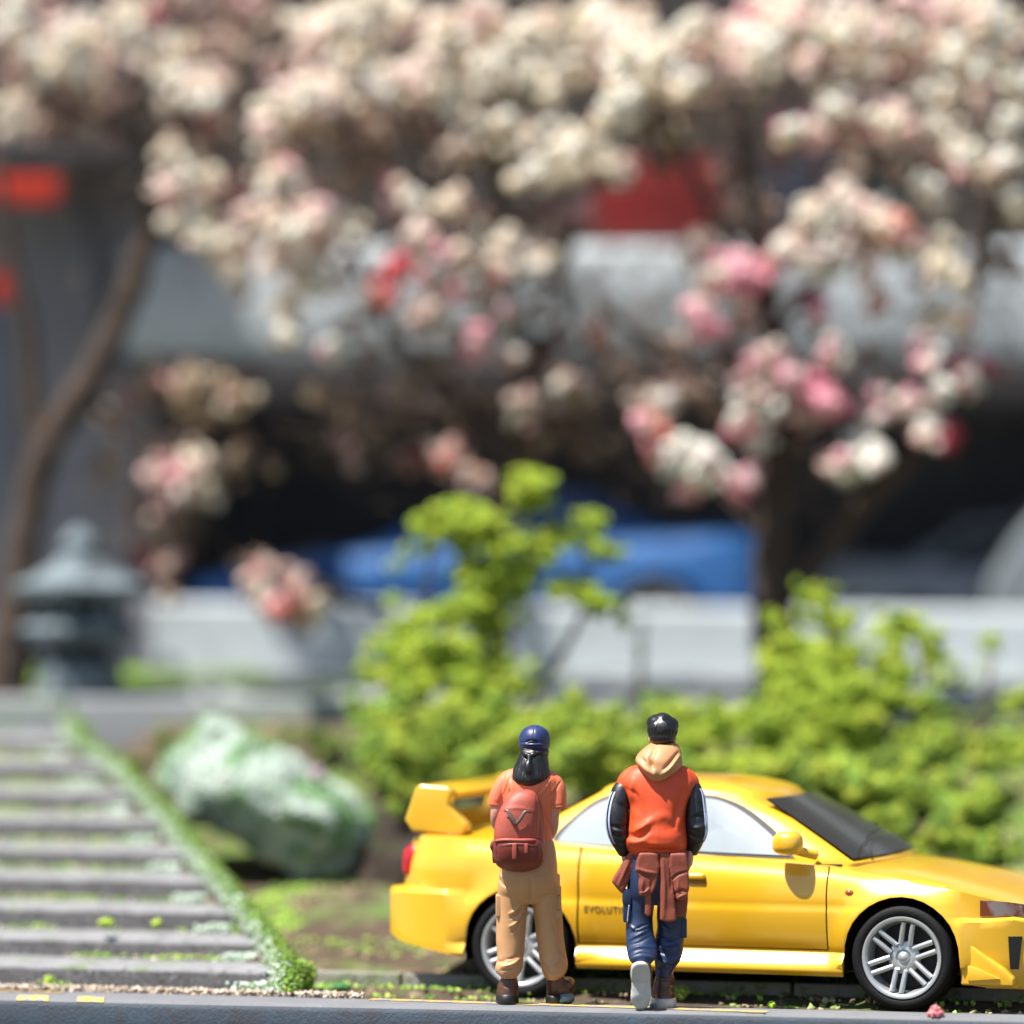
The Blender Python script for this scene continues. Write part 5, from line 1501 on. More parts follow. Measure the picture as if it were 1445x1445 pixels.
shrub("low green shrub at the right edge above the bonnet",
      [(1400, 915, 26, 6.4), (1380, 930, 18, 6.4), (1330, 1060, 42, 5.7), (1380, 1080, 45, 5.6), (1420, 1050, 30, 5.8), (1430, 1110, 40, 5.6), (1350, 1110, 36, 5.4), (1425, 1020, 26, 5.9), (1300, 1000, 34, 5.9), (1345, 1015, 36, 5.9), (1400, 1000, 30, 6.0), (1440, 1070, 36, 5.7), (1365, 955, 22, 6.2), (1440, 985, 26, 6.0), (1295, 1085, 30, 5.5)],
      [[at(1370, 1200, 5.6), at(1375, 1100, 5.6), at(1400, 930, 6.2)], [at(1370, 1200, 5.6), at(1420, 1120, 5.6), at(1425, 1040, 5.8)]], MIDG)
shrub("small bright shrub right behind the windscreen and bonnet",
      [(1270, 1160, 34, 4.6), (1330, 1185, 38, 4.5), (1290, 1200, 34, 4.4), (1380, 1200, 34, 4.5), (1240, 1110, 36, 4.8), (1190, 1090, 36, 5.0), (1230, 1165, 24, 4.6)],
      [[at(1300, 1260, 4.5), at(1300, 1200, 4.5), at(1260, 1130, 4.7)]], MIDG)
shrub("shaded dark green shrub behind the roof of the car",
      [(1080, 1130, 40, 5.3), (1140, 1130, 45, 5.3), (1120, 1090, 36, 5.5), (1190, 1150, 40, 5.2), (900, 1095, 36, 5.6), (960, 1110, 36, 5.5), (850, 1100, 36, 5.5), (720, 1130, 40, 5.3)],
      [[at(1120, 1220, 5.4), at(1120, 1150, 5.4), at(1130, 1090, 5.4)]], [(.07, .15, .02), (.10, .20, .025), (.16, .28, .03), (.05, .09, .015)])  # dark palette puts the shade into these leaves

shrub("dense green undergrowth behind the car's rear window and the woman",
      [(520, 1000, 34, 5.9), (700, 1080, 45, 5.2), (760, 1095, 40, 5.2), (640, 1120, 36, 5.0), (700, 1000, 36, 5.8), (740, 1030, 36, 5.6), (580, 1000, 40, 5.8), (650, 990, 36, 5.9), (870, 1090, 36, 5.3)],
      [[at(690, 1200, 5.2), at(690, 1120, 5.2), at(700, 1050, 5.3)]], MIDG + LIME[:1])
shrub("wide green undergrowth between the man's head and the large shrub",
      [(900, 1020, 30, 6.0), (940, 1000, 30, 6.0), (950, 1080, 36, 5.4), (1100, 1010, 40, 5.8), (1080, 1100, 40, 5.3), (1150, 1100, 36, 5.3), (1130, 1070, 34, 5.4), (1020, 1120, 36, 5.2), (900, 1130, 34, 5.2)],
      [[at(1050, 1200, 5.3), at(1050, 1110, 5.3), at(1060, 1040, 5.5)]], MIDG)
shrub("leafy green shrub at the right behind the bonnet, mixed light and dark",
      [(1200, 1090, 40, 5.5), (1260, 1090, 40, 5.4), (1320, 1120, 45, 5.2), (1390, 1150, 45, 5.0), (1430, 1180, 40, 4.9), (1350, 1160, 40, 4.9), (1240, 1130, 36, 5.1), (1420, 1210, 36, 4.6), (1300, 1060, 36, 5.6)],
      [[at(1330, 1250, 4.9), at(1330, 1160, 5.0), at(1300, 1080, 5.4)]], MIDG + [(.05, .10, .02)])
shrub("dull bushy undergrowth on the bank above the boulder",
      [(500, 1065, 30, 6.6), (450, 1050, 26, 6.8), (400, 1045, 20, 6.9), (540, 1085, 26, 6.3), (190, 1070, 28, 6.6), (230, 1055, 22, 6.7), (165, 1085, 18, 6.2), (350, 1040, 16, 7)],
      [[at(500, 1120, 6.5), at(495, 1060, 6.6)]], [(.10, .17, .03), (.16, .24, .04), (.24, .34, .03)])
shrub("thin sprig rising alone before the pale wall, right of centre",
      [(905, 915, 10, 7.4), (902, 945, 8, 7.4), (908, 880, 7, 7.4)], [[at(905, 1060, 7.4), at(903, 960, 7.4), at(907, 870, 7.4)]], [(.05, .06, .03), (.08, .10, .05)], group="thin sprigs")

# ------------------------------------------------------------------ background: pale wall, street, cars and the dark station front
def box_px(name, px0, px1, py0, py1, Y, depth, m, bev=.01, parent=None, rz=0):
    a, c = at(px0, py1, Y), at(px1, py0, Y)
    b = box_bm((a.x + c.x) / 2, Y + depth / 2, (a.z + c.z) / 2, c.x - a.x, depth, c.z - a.z, bev, 2)
    return bmobj(name, b, m, parent, smooth=True, sharp=50)

wl = bmesh.new()
a0, a1 = at(190, 850, 11.2), at(1700, 850, 11.2)
zt, zb = a0.z, at(0, 985, 11.2).z
prof = [(11.2 - .10, zb - .15), (11.2 - .06, zb + .14), (11.2 - .02, zt - .05), (11.2 + .0, zt - .015), (11.2 + .03, zt), (11.2 + .22, zt), (11.2 + .25, zb - .2)]
wl = prism_bm(prof, at(205, 0, 11.2).x, 12, 'x')
xl_, xr_ = at(205, 0, 11.2).x, at(1080, 0, 11.2).x
for v in wl.verts:
    if v.co.z > zt - .1: v.co.z += .01 - .13 * min(1.25, max(0, (6.2 if v.co.x > 6 else xl_) - xl_) / (xr_ - xl_))
tag(bmobj("low_wall", wl, M['wall_w'], None, smooth=False), "long low pale grey wall between the shrubs and the blue car", "wall")
meshobj("upper_street", [(-30, 11.3, 1.55), (30, 11.3, 1.55), (30, 40, 1.55), (-30, 40, 1.55)], [(0, 1, 2, 3)], M['street'])
tag(bpy.data.objects["upper_street"], kind="structure")

def far_car(paint, label, X, Y, yaw, sc=1.0, glass='glass_d'):
    c = build_car("parked_car", paint, detail=False, glass=glass)
    c.scale = (sc + (.03 if sc > 1 else 0), 1.1, 1)
    c.location = (X, Y, 1.78 if sc > 1 else 1.55); c.rotation_euler = (0, 0, yaw)
    tag(c, label, "car")
    return c
bx = at(255, 800, 12.3).x
far_car(M['paint_b'], "blurred bright blue saloon parked behind the low pale wall", bx + 4.92, 13.0, math.pi, 1.10, 'glass_b')
far_car(M['paint_s'], "blurred silver saloon parked at the right behind the cherry trunk", at(1130, 0, 13).x, 13.4, 0)
# white van at the right edge
vn = empty("parked_van", (at(1395, 0, 12).x, 12.0, 1.42))
tag(vn, "blurred pale grey van cut by the right edge of the picture", "van")
b = prism_bm([(0, .3), (0, .95), (.25, 1.35), (.8, 1.95), (4.3, 2.0), (4.4, .3)], 0, 1.7, 'y', .08, 3)
bmobj("body", b, M['paint_w'], vn, smooth=True, sharp=50)
b = prism_bm([(.36, 1.38), (.80, 1.86), (1.5, 1.88), (1.5, 1.36)], -.01, .02, 'y', .006, 1)
bmobj("side_window", b, M['glass_d'], vn)
for xw in (.85, 3.5):
    b = bmesh.new(); bmesh.ops.create_cone(b, cap_ends=True, segments=28, radius1=.32, radius2=.32, depth=.2, matrix=Matrix.Translation((xw, .08, .32)) @ Matrix.Rotation(R(90), 4, 'X'))
    bmobj("wheel", b, M['rubber'], vn, smooth=True, sharp=50)

# station building: dark recessed front under a curved grey canopy, boards above
bd = empty("station_building", (0, 15.2, 1.6))
tag(bd, "dark shop front under a long curved pale canopy, behind the cherry trees", "building")
def bpart(name, *a, **k):
    o = box_px(name, *a, **k); o.parent = bd; o.matrix_parent_inverse = Matrix.Translation(bd.location).inverted(); return o
bpart("front_wall", -2500, 4200, 180, 930, 15.0, .4, M['dark'])
bpart("upper_wall", -2500, 4200, -900, 338, 12.9, .3, M['brown_w'])
# canopy: bulging board, 1.1 m deep
Yk = 11.9
z1, z0 = at(0, 346, Yk).z, at(0, 502, Yk).z
h = z1 - z0
prof = [(Yk + .02, z0)] + [(Yk - .035 * math.sin(math.pi * (.06 + .90 * t)) , z0 + h * t) for t in np.linspace(.02, .98, 9)] + [(Yk + .02, z1), (Yk + 1.4, z1 + .05), (Yk + 1.4, z0 + .05)]
b = prism_bm(prof, at(178, 0, Yk).x, 20, 'x')
o = bmobj("canopy", b, M['fascia'], bd, smooth=True, sharp=60); o.matrix_parent_inverse = Matrix.Translation(bd.location).inverted()
bpart("canopy_shade_bar", 178, 4200, 508, 524, Yk - .02, .6, M['dark'])  # dark bar added to draw the shade below the canopy
def signb(label, cat, *a):
    o = box_px("sign_board", *a); tag(o, label, cat); return o
signb("wide dark red board above the pale canopy, right of centre", "sign", 838, 1018, 222, 337, 12.2, .12, M['red'])
signb("dark navy board on the canopy right of the red board", "sign", 1085, 1190, 215, 337, 12.2, .12, M['navy_b'])
signb("small teal board above the canopy near the right edge", "sign", 1228, 1300, 228, 285, 12.2, .12, M['teal_b'])
# grey house at the left
hs = empty("grey_house", (-5, 12.6, 1.6))
tag(hs, "grey plastered house front at the left edge behind the stone lantern", "building")
def hpart(name, *a, **k):
    o = box_px(name, *a, **k); o.parent = hs; o.matrix_parent_inverse = Matrix.Translation(hs.location).inverted(); return o
hpart("wall", -2500, 205, 205, 1000, 12.4, 2.0, M['grey'])
hpart("eave", -900, 235, 185, 232, 11.3, 1.5, M['dark'])
for (xa, ya, xb, yb, w) in ((95, 232, 150, 520, 10), (210, 232, 165, 420, 9)):
    b = tube([tuple(at(xa, ya, 12.3)), tuple(at(xb, yb, 12.3))], [w * .0058] * 2, seg=8, interp=1)
    o = bmobj("brace", b, M['grey_l'], hs, smooth=True); o.matrix_parent_inverse = Matrix.Translation(hs.location).inverted()
o = hpart("downpipe", -6, 14, 430, 980, 12.2, .1, M['grey_l'])
signb("bright red board hanging under the eave at the left edge", "sign", -80, 84, 248, 287, 10.75, .08, M['redl'])
b = ball(at(2, 405, 11.0), (.13, .13, .15), sub=3)
pl_ = bmobj("paper_lantern", b, M['redl'], None, smooth=True)
b = tube([tuple(at(2, 385, 11.0)), tuple(at(2, 228, 11.0))], [.008, .008], seg=6, interp=1)
bmobj("cord", b, M['black'], pl_)
tag(pl_, "round red paper lantern hanging at the left edge below the red board", "lantern")

# ------------------------------------------------------------------ cherry trees
CREAM = [(.86, .78, .62), (.88, .82, .70), (.88, .74, .62), (.84, .80, .70)]
BLUSH = [(.88, .66, .60), (.88, .72, .68), (.87, .78, .70)]
PINK = [(.88, .38, .48), (.86, .48, .56), (.88, .62, .64)]
CORAL = [(.82, .24, .20), (.82, .38, .28), (.80, .50, .42)]
ROSE = [(.78, .14, .22), (.80, .24, .32)]
MAG = [(.75, .16, .36), (.78, .30, .45)]
RED = [(.50, .04, .06), (.60, .10, .10)]
DRY_SHADE = [(.46, .36, .23), (.36, .25, .17), (.56, .44, .29), (.40, .28, .22)]  # tan heads: dry twig mass and blossom darkened as if in shade
SHADED = [(.54, .42, .36), (.62, .50, .40), (.58, .38, .36), (.40, .28, .21)]  # blossom tones dimmed in colour for the shaded clusters
WHITE = [(.88, .87, .80), (.90, .88, .83)]
def cherry(label, trunk, branches, blobs, twigs, dens=1.0):
    base = Vector(trunk[0][:3])
    root = empty("cherry_tree", base)
    b = tube([tuple(Vector(p[:3]) - base) for p in trunk], [p[3] for p in trunk], seg=12, interp=5)
    me = sculpt(fuse(b, .03, 1), (), .03, 5.0)
    me.materials.clear(); me.materials.append(M['bark'])
    me.polygons.foreach_set("use_smooth", [True] * len(me.polygons))
    link(bpy.data.objects.new("trunk", me), root)
    for pts in branches:
        b = tube([tuple(Vector(p[:3]) - base) for p in pts], [p[3] for p in pts], seg=8, interp=4)
        bmobj("branch", b, M['bark'], root, smooth=True)
    P, C, Z = [], [], []
    HC, HR, HT = [], [], []
    TV, TF = [], []
    extra = [(x + rnd.uniform(-14, 14), y + rnd.uniform(-14, 14), r * .85, (CREAM + WHITE) if rnd.random() < .7 else BLUSH, Y_ - .40) for (x, y, r, pl, Y_) in blobs if y < 340 and min(max(q) for q in pl) > .7]
    extra += [(x + rnd.uniform(-16, 16), y + rnd.uniform(-16, 16), r * .85, list(pl) * 2 + WHITE[:1] + PINK[1:2], Y_ - .2) for (x, y, r, pl, Y_) in blobs if y >= 230 and max(max(q) for q in pl) > .7]
    extra += [(x + rnd.uniform(-20, 20), y - rnd.uniform(90, 260), r, CREAM + BLUSH, Y_ + .45) for (x, y, r, pl, Y_) in blobs if y < 95]
    for (px, py, r, pal, Y) in list(blobs) + extra:
        rw = r * (CAM_D + Y) / FPX
        nb = max(6, int(dens * 30 * (r / 40) ** 2))
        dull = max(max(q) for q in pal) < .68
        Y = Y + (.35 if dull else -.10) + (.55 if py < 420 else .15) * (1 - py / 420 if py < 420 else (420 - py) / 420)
        if dull: nb = max(3, int(nb * .5))
        c0 = np.array(at(px, py, Y))
        for _ in range(nb):
            v = nr_.normal(size=3); v /= np.linalg.norm(v)
            c = c0 + v * rw * nr_.uniform(.15, 1.08) * np.array([1, .8, .95])
            rr = nr_.uniform(.028, .062)
            tone = np.array(pal[nr_.randint(0, len(pal))]) * nr_.uniform(.94, 1.05)
            HC.append(c); HR.append(rr); HT.append(tone)
            k = 7
            w = nr_.normal(size=(k, 3)); w /= np.linalg.norm(w, axis=1)[:, None]
            P.append(c + w * rr * nr_.uniform(.95, 1.25, (k, 1)))
            C.append(np.clip(tone[None] * nr_.uniform(.9, 1.06, (k, 1)), 0, .9))
            Z.append(nr_.uniform(.010, .018, k))
            # a twig carries each flower head
            e = c - c0; q0 = c0 - e * .2 + nr_.normal(0, .03, 3)
            TV.append((q0, c))
    P = np.vstack(P) - np.array(base); C = np.vstack(C); Z = np.concatenate(Z)
    tag(crumbs("crown", P, Z, C, M['petal'], root), kind="stuff")
    tag(crumbs("blossoms", np.array(HC) - np.array(base), np.array(HR), np.clip(np.array(HT), 0, .9), M['petal'], root, ball_=True), kind="stuff")
    # fine dry twigs
    for (px, py, r, n, Y) in twigs:
        Y = Y + .65
        c0 = np.array(at(px, py, Y)); rw = r * (CAM_D + Y) / FPX
        for _ in range(int(n * 1.35)):
            a = c0 + nr_.normal(0, .5, 3) * rw * np.array([1, 1.2, 1]); d = nr_.normal(size=3) * np.array([1, .6, 1]); d /= np.linalg.norm(d)
            TV.append((a, a + d * nr_.uniform(.12, .38)))
    V, F = [], []
    for a, c in TV:
        d = np.asarray(c) - np.asarray(a); L = np.linalg.norm(d) + 1e-6; d = d / L
        s = np.cross(d, (0.1, 1, .2)); s /= np.linalg.norm(s) + 1e-9; t = np.cross(d, s)
        w = nr_.uniform(.004, .010)
        i = len(V)
        for p, ww in ((a, w), (c, w * .5)):
            for k in range(3):
                an = 2 * math.pi * k / 3
                V.append(tuple(np.asarray(p) - np.array(base) + (s * math.cos(an) + t * math.sin(an)) * ww))
        F += [(i, i + 1, i + 4, i + 3), (i + 1, i + 2, i + 5, i + 4), (i + 2, i, i + 3, i + 5)]
    tag(meshobj("twigs", V, F, M['twig'], root, smooth=False), kind="stuff")
    tag(root, label, "cherry tree", "flowering cherry trees")
    return root
def Bp(px, py, Y, w): p = at(px, py, Y); return (p.x, p.y, p.z, w)
jit = lambda Y, a=.5: Y + rnd.uniform(-a, a)
def BL(L, Y, a=.5):
    return [(x, y, r, p, jit(Y, a * .6)) for (x, y, r, p) in L]

Yl = 8.9
cherry("left cherry tree with a dark leaning trunk beside the stone lantern",
  [Bp(8, 985, Yl, .20), Bp(18, 900, Yl, .17), Bp(35, 760, Yl, .14), Bp(60, 640, Yl, .13), Bp(110, 560, Yl, .12), Bp(160, 470, Yl, .11), Bp(195, 380, Yl, .10), Bp(222, 280, Yl, .10), Bp(215, 180, Yl, .10), Bp(180, 90, Yl, .08)],
  [[Bp(60, 650, Yl, .09), Bp(45, 560, Yl, .07), Bp(40, 470, Yl, .06), Bp(20, 380, Yl, .05), Bp(5, 300, Yl, .045), Bp(-10, 220, Yl, .04)],
   [Bp(215, 240, Yl, .06), Bp(270, 170, Yl, .05), Bp(340, 120, Yl, .04)], [Bp(205, 200, Yl, .06), Bp(120, 160, Yl, .05), Bp(40, 120, Yl, .04)], [Bp(120, 560, Yl, .05), Bp(170, 600, Yl, .04), Bp(230, 640, Yl, .03), Bp(300, 640, Yl, .02)]],
  BL([(25, 25, 45, BLUSH), (105, 55, 55, BLUSH), (180, 40, 45, CREAM), (150, 95, 50, CREAM), (60, 85, 45, CREAM), (225, 75, 45, CREAM), (215, 25, 14, ROSE), (30, 120, 45, SHADED), (90, 150, 50, SHADED), (150, 150, 50, SHADED), (25, 165, 35, BLUSH), (60, 180, 35, SHADED), (270, 30, 45, SHADED), (300, 80, 45, SHADED), (250, 130, 40, CREAM), (300, 120, 40, BLUSH), (330, 60, 35, MAG[1:] + SHADED), (270, 180, 40, PINK + SHADED), (310, 190, 35, SHADED), (335, 10, 30, MAG[1:] + SHADED),
      (250, 225, 34, CREAM), (245, 265, 34, CREAM), (265, 300, 34, CREAM + WHITE), (290, 265, 28, BLUSH), (250, 305, 24, CREAM), (300, 325, 26, CREAM), (330, 335, 26, BLUSH), (350, 290, 24, PINK + BLUSH), (310, 350, 26, CREAM), (335, 385, 26, WHITE + CREAM), (325, 365, 22, CREAM), (340, 415, 12, SHADED), (335, 260, 12, RED),
      (180, 540, 30, SHADED), (225, 550, 34, DRY_SHADE), (275, 545, 36, DRY_SHADE + CREAM[:1]), (330, 550, 34, DRY_SHADE + CREAM[:1]), (300, 580, 24, DRY_SHADE), (150, 590, 28, SHADED), (180, 585, 24, RED + SHADED), (235, 640, 36, SHADED), (280, 650, 36, CREAM + SHADED), (230, 680, 36, PINK + SHADED), (290, 690, 30, CREAM + SHADED), (340, 650, 34, DRY_SHADE), (380, 660, 22, DRY_SHADE), (140, 660, 30, DRY_SHADE), (190, 720, 34, SHADED), (240, 740, 34, SHADED), (190, 780, 28, RED + SHADED), (230, 800, 26, SHADED), (250, 830, 22, SHADED)], Yl, .35),
  [(120, 130, 160, 160, Yl), (290, 150, 100, 110, Yl), (300, 300, 80, 60, Yl), (240, 620, 120, 110, Yl), (220, 740, 80, 80, Yl), (170, 250, 60, 30, Yl)])

Ym = 8.2
cherry("middle cherry tree whose pale blossom hangs above the tall lime shrub",
  [Bp(712, 1080, Ym, .13), Bp(705, 980, Ym, .11), Bp(700, 860, Ym, .10), Bp(705, 740, Ym, .09), Bp(715, 620, Ym, .08), Bp(740, 500, Ym, .07), Bp(720, 380, Ym, .06), Bp(700, 240, Ym, .05), Bp(690, 100, Ym, .04)],
  [[Bp(712, 640, Ym, .06), Bp(640, 560, Ym, .05), Bp(560, 480, Ym, .04), Bp(500, 360, Ym, .035), Bp(450, 240, Ym, .03)], [Bp(735, 520, Ym, .05), Bp(800, 440, Ym, .045), Bp(790, 380, Ym, .04), Bp(850, 240, Ym, .03), Bp(900, 120, Ym, .03)],
   [Bp(720, 400, Ym, .04), Bp(620, 280, Ym, .035), Bp(560, 140, Ym, .03)], [Bp(712, 620, Ym, .04), Bp(620, 620, Ym, .03), Bp(520, 590, Ym, .02)], [Bp(560, 860, 9.0, .02), Bp(480, 850, 9.0, .018), Bp(400, 840, 9.0, .015)]],
  BL([(375, 30, 45, SHADED), (400, 90, 45, SHADED), (440, 50, 40, CREAM), (400, 160, 36, CREAM + BLUSH), (375, 190, 26, CREAM), (440, 130, 40, BLUSH), (450, 150, 34, CREAM), (465, 80, 18, ROSE), (540, 42, 18, ROSE), (490, 40, 40, CREAM), (550, 25, 44, CREAM), (600, 50, 44, BLUSH), (520, 90, 40, CREAM), (560, 130, 44, BLUSH), (500, 130, 38, CREAM), (600, 110, 40, CREAM), (545, 180, 34, BLUSH + SHADED), (590, 175, 30, SHADED), (450, 190, 26, DRY_SHADE),
      (395, 245, 36, BLUSH), (420, 270, 34, BLUSH), (440, 300, 30, PINK[2:] + WHITE), (455, 330, 30, WHITE), (490, 320, 28, CREAM), (410, 330, 32, CREAM), (400, 360, 28, CREAM + BLUSH), (435, 370, 30, CREAM), (440, 400, 28, CREAM + DRY_SHADE), (405, 430, 24, CREAM), (405, 470, 20, CREAM + DRY_SHADE), (460, 485, 26, WHITE), (490, 460, 18, SHADED),
      (572, 285, 28, PINK), (600, 320, 26, BLUSH), (635, 290, 22, CREAM), (645, 255, 14, DRY_SHADE), (590, 360, 32, CREAM + BLUSH), (605, 390, 26, BLUSH), (540, 395, 28, ROSE), (533, 415, 24, CORAL), (560, 375, 22, CORAL + ROSE), (620, 340, 24, WHITE), (500, 240, 30, DRY_SHADE + SHADED), (540, 250, 28, DRY_SHADE),
      (640, 60, 40, CREAM), (680, 30, 40, CREAM), (720, 70, 44, CREAM), (690, 110, 44, CREAM + BLUSH), (650, 150, 34, BLUSH), (740, 130, 40, CREAM), (690, 180, 38, CREAM), (730, 200, 36, CREAM), (770, 60, 44, CREAM + BLUSH), (780, 110, 40, CREAM), (760, 170, 38, CREAM + BLUSH), (790, 200, 34, CREAM), (800, 240, 30, CREAM + PINK[1:]), (740, 240, 30, CREAM), (850, 215, 26, CREAM + PINK[1:]), (870, 235, 24, WHITE), (820, 190, 30, BLUSH), (830, 30, 40, CREAM), (820, 90, 40, CREAM), (665, 210, 28, CREAM), (640, 120, 26, BLUSH),
      (830, 280, 26, SHADED), (800, 300, 30, SHADED + PINK), (760, 300, 30, SHADED), (735, 318, 16, RED), (700, 290, 24, SHADED), (720, 360, 34, SHADED + CREAM), (700, 390, 28, CREAM), (690, 420, 30, WHITE), (725, 430, 30, WHITE), (700, 460, 32, WHITE + CREAM), (730, 480, 24, WHITE), (668, 490, 22, PINK), (715, 500, 22, BLUSH), (760, 400, 22, SHADED), (850, 480, 20, CORAL[1:] + SHADED),
      (470, 560, 34, DRY_SHADE), (510, 590, 34, DRY_SHADE), (480, 620, 24, SHADED), (560, 550, 36, DRY_SHADE + SHADED), (600, 560, 34, SHADED), (640, 540, 30, SHADED), (540, 600, 20, RED + SHADED), (580, 640, 34, SHADED + RED), (640, 650, 34, SHADED + CORAL[:1]), (670, 680, 22, SHADED + CORAL[:1]), (500, 650, 16, SHADED), (700, 560, 34, SHADED), (740, 575, 30, SHADED + CREAM), (790, 560, 36, SHADED + CREAM[:1]), (820, 540, 30, SHADED), (760, 620, 30, DRY_SHADE), (820, 620, 34, DRY_SHADE + SHADED), (720, 640, 26, DRY_SHADE), (850, 640, 24, DRY_SHADE),
      (480, 380, 30, SHADED), (520, 440, 28, SHADED), (600, 440, 32, SHADED + CREAM[:1]), (640, 400, 32, SHADED + BLUSH[:1]), (560, 470, 28, SHADED), (640, 480, 30, SHADED), (610, 510, 28, DRY_SHADE), (780, 480, 30, SHADED), (770, 530, 28, SHADED), (660, 350, 32, SHADED + CREAM), (510, 500, 28, SHADED), (670, 310, 30, SHADED + CREAM), (560, 320, 24, SHADED), (770, 350, 26, SHADED + CREAM), (760, 440, 24, SHADED), (640, 220, 34, CREAM + SHADED), (540, 215, 34, SHADED), (610, 190, 34, BLUSH + SHADED), (490, 190, 34, SHADED),
      (345, 800, 24, DRY_SHADE), (360, 830, 22, DRY_SHADE), (398, 850, 24, CORAL[1:] ), (388, 868, 14, CORAL), (420, 825, 22, BLUSH + SHADED), (440, 860, 20, CREAM + DRY_SHADE), (425, 885, 18, DRY_SHADE), (400, 848, 30, CORAL[2:] + BLUSH[:1]), (395, 855, 26, CORAL[2:]), (430, 865, 16, CREAM), (360, 820, 16, CREAM + SHADED), (375, 800, 14, MAG + SHADED)], Ym, .4),
  [(440, 230, 110, 90, Ym), (560, 230, 130, 140, Ym), (620, 420, 110, 110, Ym), (760, 330, 110, 110, Ym), (680, 600, 130, 150, Ym), (520, 600, 90, 80, Ym), (800, 580, 110, 130, Ym), (800, 420, 80, 90, Ym), (700, 100, 140, 100, Ym), (395, 840, 50, 30, 9.0)])

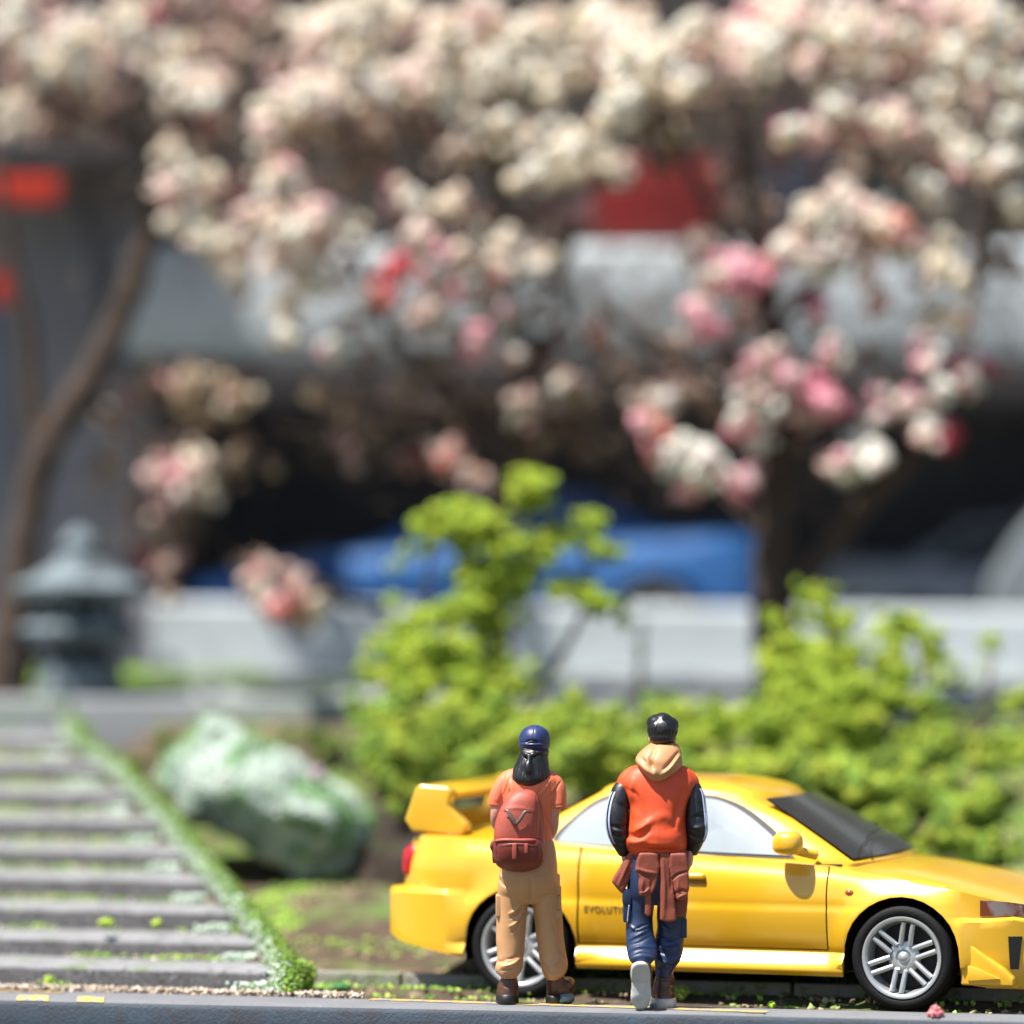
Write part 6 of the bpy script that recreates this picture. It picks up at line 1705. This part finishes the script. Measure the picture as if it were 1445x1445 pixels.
Yr = 7.7
cherry("right cherry tree with pink blossom and a forked trunk above the bonnet",
  [Bp(1100, 1000, Yr, .17), Bp(1092, 880, Yr, .165), Bp(1090, 800, Yr, .15), Bp(1098, 700, Yr, .13), Bp(1105, 600, Yr, .12), Bp(1090, 480, Yr, .10), Bp(1070, 340, Yr, .08), Bp(1050, 200, Yr, .06), Bp(1040, 90, Yr, .05)],
  [[Bp(1110, 830, Yr, .10), Bp(1170, 770, Yr, .095), Bp(1230, 700, Yr, .09), Bp(1290, 640, Yr, .08), Bp(1340, 570, Yr, .06), Bp(1360, 480, Yr, .05), Bp(1390, 360, Yr, .04), Bp(1420, 240, Yr, .035)],
   [Bp(1098, 640, Yr, .07), Bp(1020, 560, Yr, .05), Bp(960, 500, Yr, .045), Bp(900, 470, Yr, .04), Bp(840, 420, Yr, .03)], [Bp(1085, 480, Yr, .05), Bp(1180, 360, Yr, .04), Bp(1240, 220, Yr, .035), Bp(1260, 100, Yr, .03)],
   [Bp(1075, 400, Yr, .05), Bp(1000, 300, Yr, .04), Bp(950, 180, Yr, .035), Bp(920, 80, Yr, .03)], [Bp(1095, 780, Yr, .04), Bp(1040, 720, Yr, .03), Bp(1000, 680, Yr, .02)]],
  BL([(880, 40, 40, CREAM), (870, 90, 40, BLUSH), (920, 70, 40, CREAM), (900, 130, 40, CREAM), (870, 160, 36, CREAM), (910, 170, 30, CREAM + DRY_SHADE), (965, 62, 30, CORAL[1:] + BLUSH), (950, 110, 40, BLUSH), (1000, 50, 24, CREAM), (1000, 110, 40, CREAM), (1050, 60, 40, CREAM), (1040, 110, 34, BLUSH), (1080, 100, 34, CREAM), (1080, 40, 40, BLUSH), (1060, 10, 20, PINK), (1120, 20, 40, CREAM), (1150, 60, 40, BLUSH), (1190, 30, 40, BLUSH), (1130, 90, 24, CREAM), (1200, 90, 40, BLUSH), (1240, 50, 40, CREAM), (1290, 10, 28, PINK), (1290, 60, 38, BLUSH), (1340, 30, 40, CREAM), (1390, 20, 38, CREAM), (1430, 50, 34, BLUSH), (1340, 80, 40, CREAM + BLUSH), (1390, 90, 40, CREAM), (1430, 110, 34, CREAM), (1290, 110, 40, BLUSH + RED[:1]), (1340, 130, 38, CREAM), (1400, 150, 38, BLUSH + CREAM), (1430, 170, 30, CREAM),
      (1125, 175, 30, PINK), (1160, 180, 34, BLUSH + PINK), (1200, 190, 36, CREAM), (1180, 140, 34, CREAM), (1240, 150, 34, CREAM), (1235, 180, 26, PINK), (1280, 190, 34, BLUSH), (1325, 165, 28, CORAL), (1340, 200, 34, BLUSH), (1390, 200, 34, BLUSH + CREAM), (1280, 150, 30, CREAM), (1335, 225, 22, RED + BLUSH), (1370, 230, 26, CREAM), (1430, 225, 20, CREAM), (1320, 285, 26, CREAM), (1430, 290, 22, CREAM),
      (1035, 240, 28, SHADED + BLUSH), (1045, 280, 26, BLUSH + SHADED), (990, 345, 28, CREAM), (1020, 320, 24, DRY_SHADE), (1060, 330, 28, SHADED), (1100, 350, 28, PINK + SHADED), (1040, 370, 26, PINK), (1082, 388, 28, PINK[:2]), (1060, 400, 24, PINK), (1145, 415, 18, MAG), (1010, 400, 26, BLUSH + SHADED), (990, 440, 26, BLUSH + PINK[1:]), (1000, 460, 20, PINK), (1120, 340, 26, BLUSH), (1160, 300, 34, CREAM), (1200, 310, 34, CREAM), (1190, 280, 26, BLUSH), (1250, 310, 24, CORAL), (1225, 300, 26, CREAM + CORAL[2:]), (1240, 345, 34, CREAM), (1180, 350, 36, WHITE + BLUSH), (1150, 370, 28, WHITE), (1290, 345, 28, CREAM), (1340, 370, 30, CREAM), (1320, 350, 26, CREAM), (1230, 390, 28, BLUSH), (1240, 430, 20, BLUSH + CORAL[2:]), (1350, 390, 20, CREAM),
      (940, 220, 30, DRY_SHADE), (960, 180, 30, DRY_SHADE + CREAM), (1100, 220, 30, SHADED), (1140, 240, 26, SHADED), (1200, 240, 30, SHADED), (1260, 240, 26, SHADED + CREAM), (1300, 250, 24, DRY_SHADE), (1400, 300, 34, SHADED), (1390, 360, 34, SHADED), (1290, 310, 30, SHADED + CREAM), (1300, 400, 24, SHADED), (1400, 250, 30, SHADED + CREAM), (1120, 420, 24, SHADED), (1150, 460, 20, SHADED), (960, 480, 30, SHADED), (1420, 380, 26, SHADED), (1080, 300, 26, SHADED), (1010, 270, 20, SHADED), (880, 520, 34, SHADED), (1170, 500, 24, SHADED + WHITE), (1230, 500, 18, SHADED), (1080, 660, 20, SHADED), (1110, 640, 22, SHADED), (900, 560, 26, SHADED),
      (1050, 450, 34, WHITE + SHADED), (1090, 470, 30, SHADED), (1030, 500, 30, SHADED), (1080, 515, 28, PINK + BLUSH), (1120, 540, 26, CORAL + PINK), (1165, 530, 22, MAG + PINK), (1170, 565, 26, PINK), (1140, 580, 26, WHITE + PINK), (1100, 550, 28, BLUSH), (1060, 560, 34, SHADED + WHITE), (1045, 600, 22, PINK + WHITE), (1070, 620, 26, WHITE), (960, 530, 30, SHADED), (940, 570, 28, WHITE + SHADED), (925, 600, 22, WHITE + SHADED), (922, 628, 26, CORAL), (1000, 550, 28, SHADED), (1010, 590, 24, SHADED),
      (955, 650, 26, WHITE), (985, 645, 26, WHITE), (1010, 665, 24, WHITE), (1043, 682, 24, PINK), (978, 690, 18, PINK), (1225, 545, 22, SHADED + WHITE), (1235, 580, 22, WHITE + PINK[2:]), (1220, 600, 18, WHITE), (1310, 440, 26, CREAM), (1350, 455, 26, CREAM), (1300, 490, 26, PINK[1:] + BLUSH), (1378, 512, 24, ROSE), (1365, 545, 20, CREAM), (1320, 560, 20, WHITE), (1280, 580, 24, BLUSH + SHADED), (1310, 600, 26, BLUSH + WHITE), (1345, 622, 22, RED + ROSE[:1]), (1180, 655, 26, BLUSH + SHADED), (1215, 660, 26, WHITE), (1240, 640, 22, WHITE), (1410, 520, 22, SHADED)], Yr, .4),
  [(930, 200, 110, 110, Yr), (1050, 170, 100, 90, Yr), (1000, 420, 120, 130, Yr), (1090, 520, 120, 150, Yr), (900, 500, 110, 130, Yr), (1250, 220, 140, 110, Yr), (1380, 330, 100, 110, Yr), (1250, 520, 120, 90, Yr), (940, 640, 90, 80, Yr), (1130, 700, 80, 50, Yr), (1400, 440, 60, 50, Yr), (1180, 90, 160, 100, Yr)])
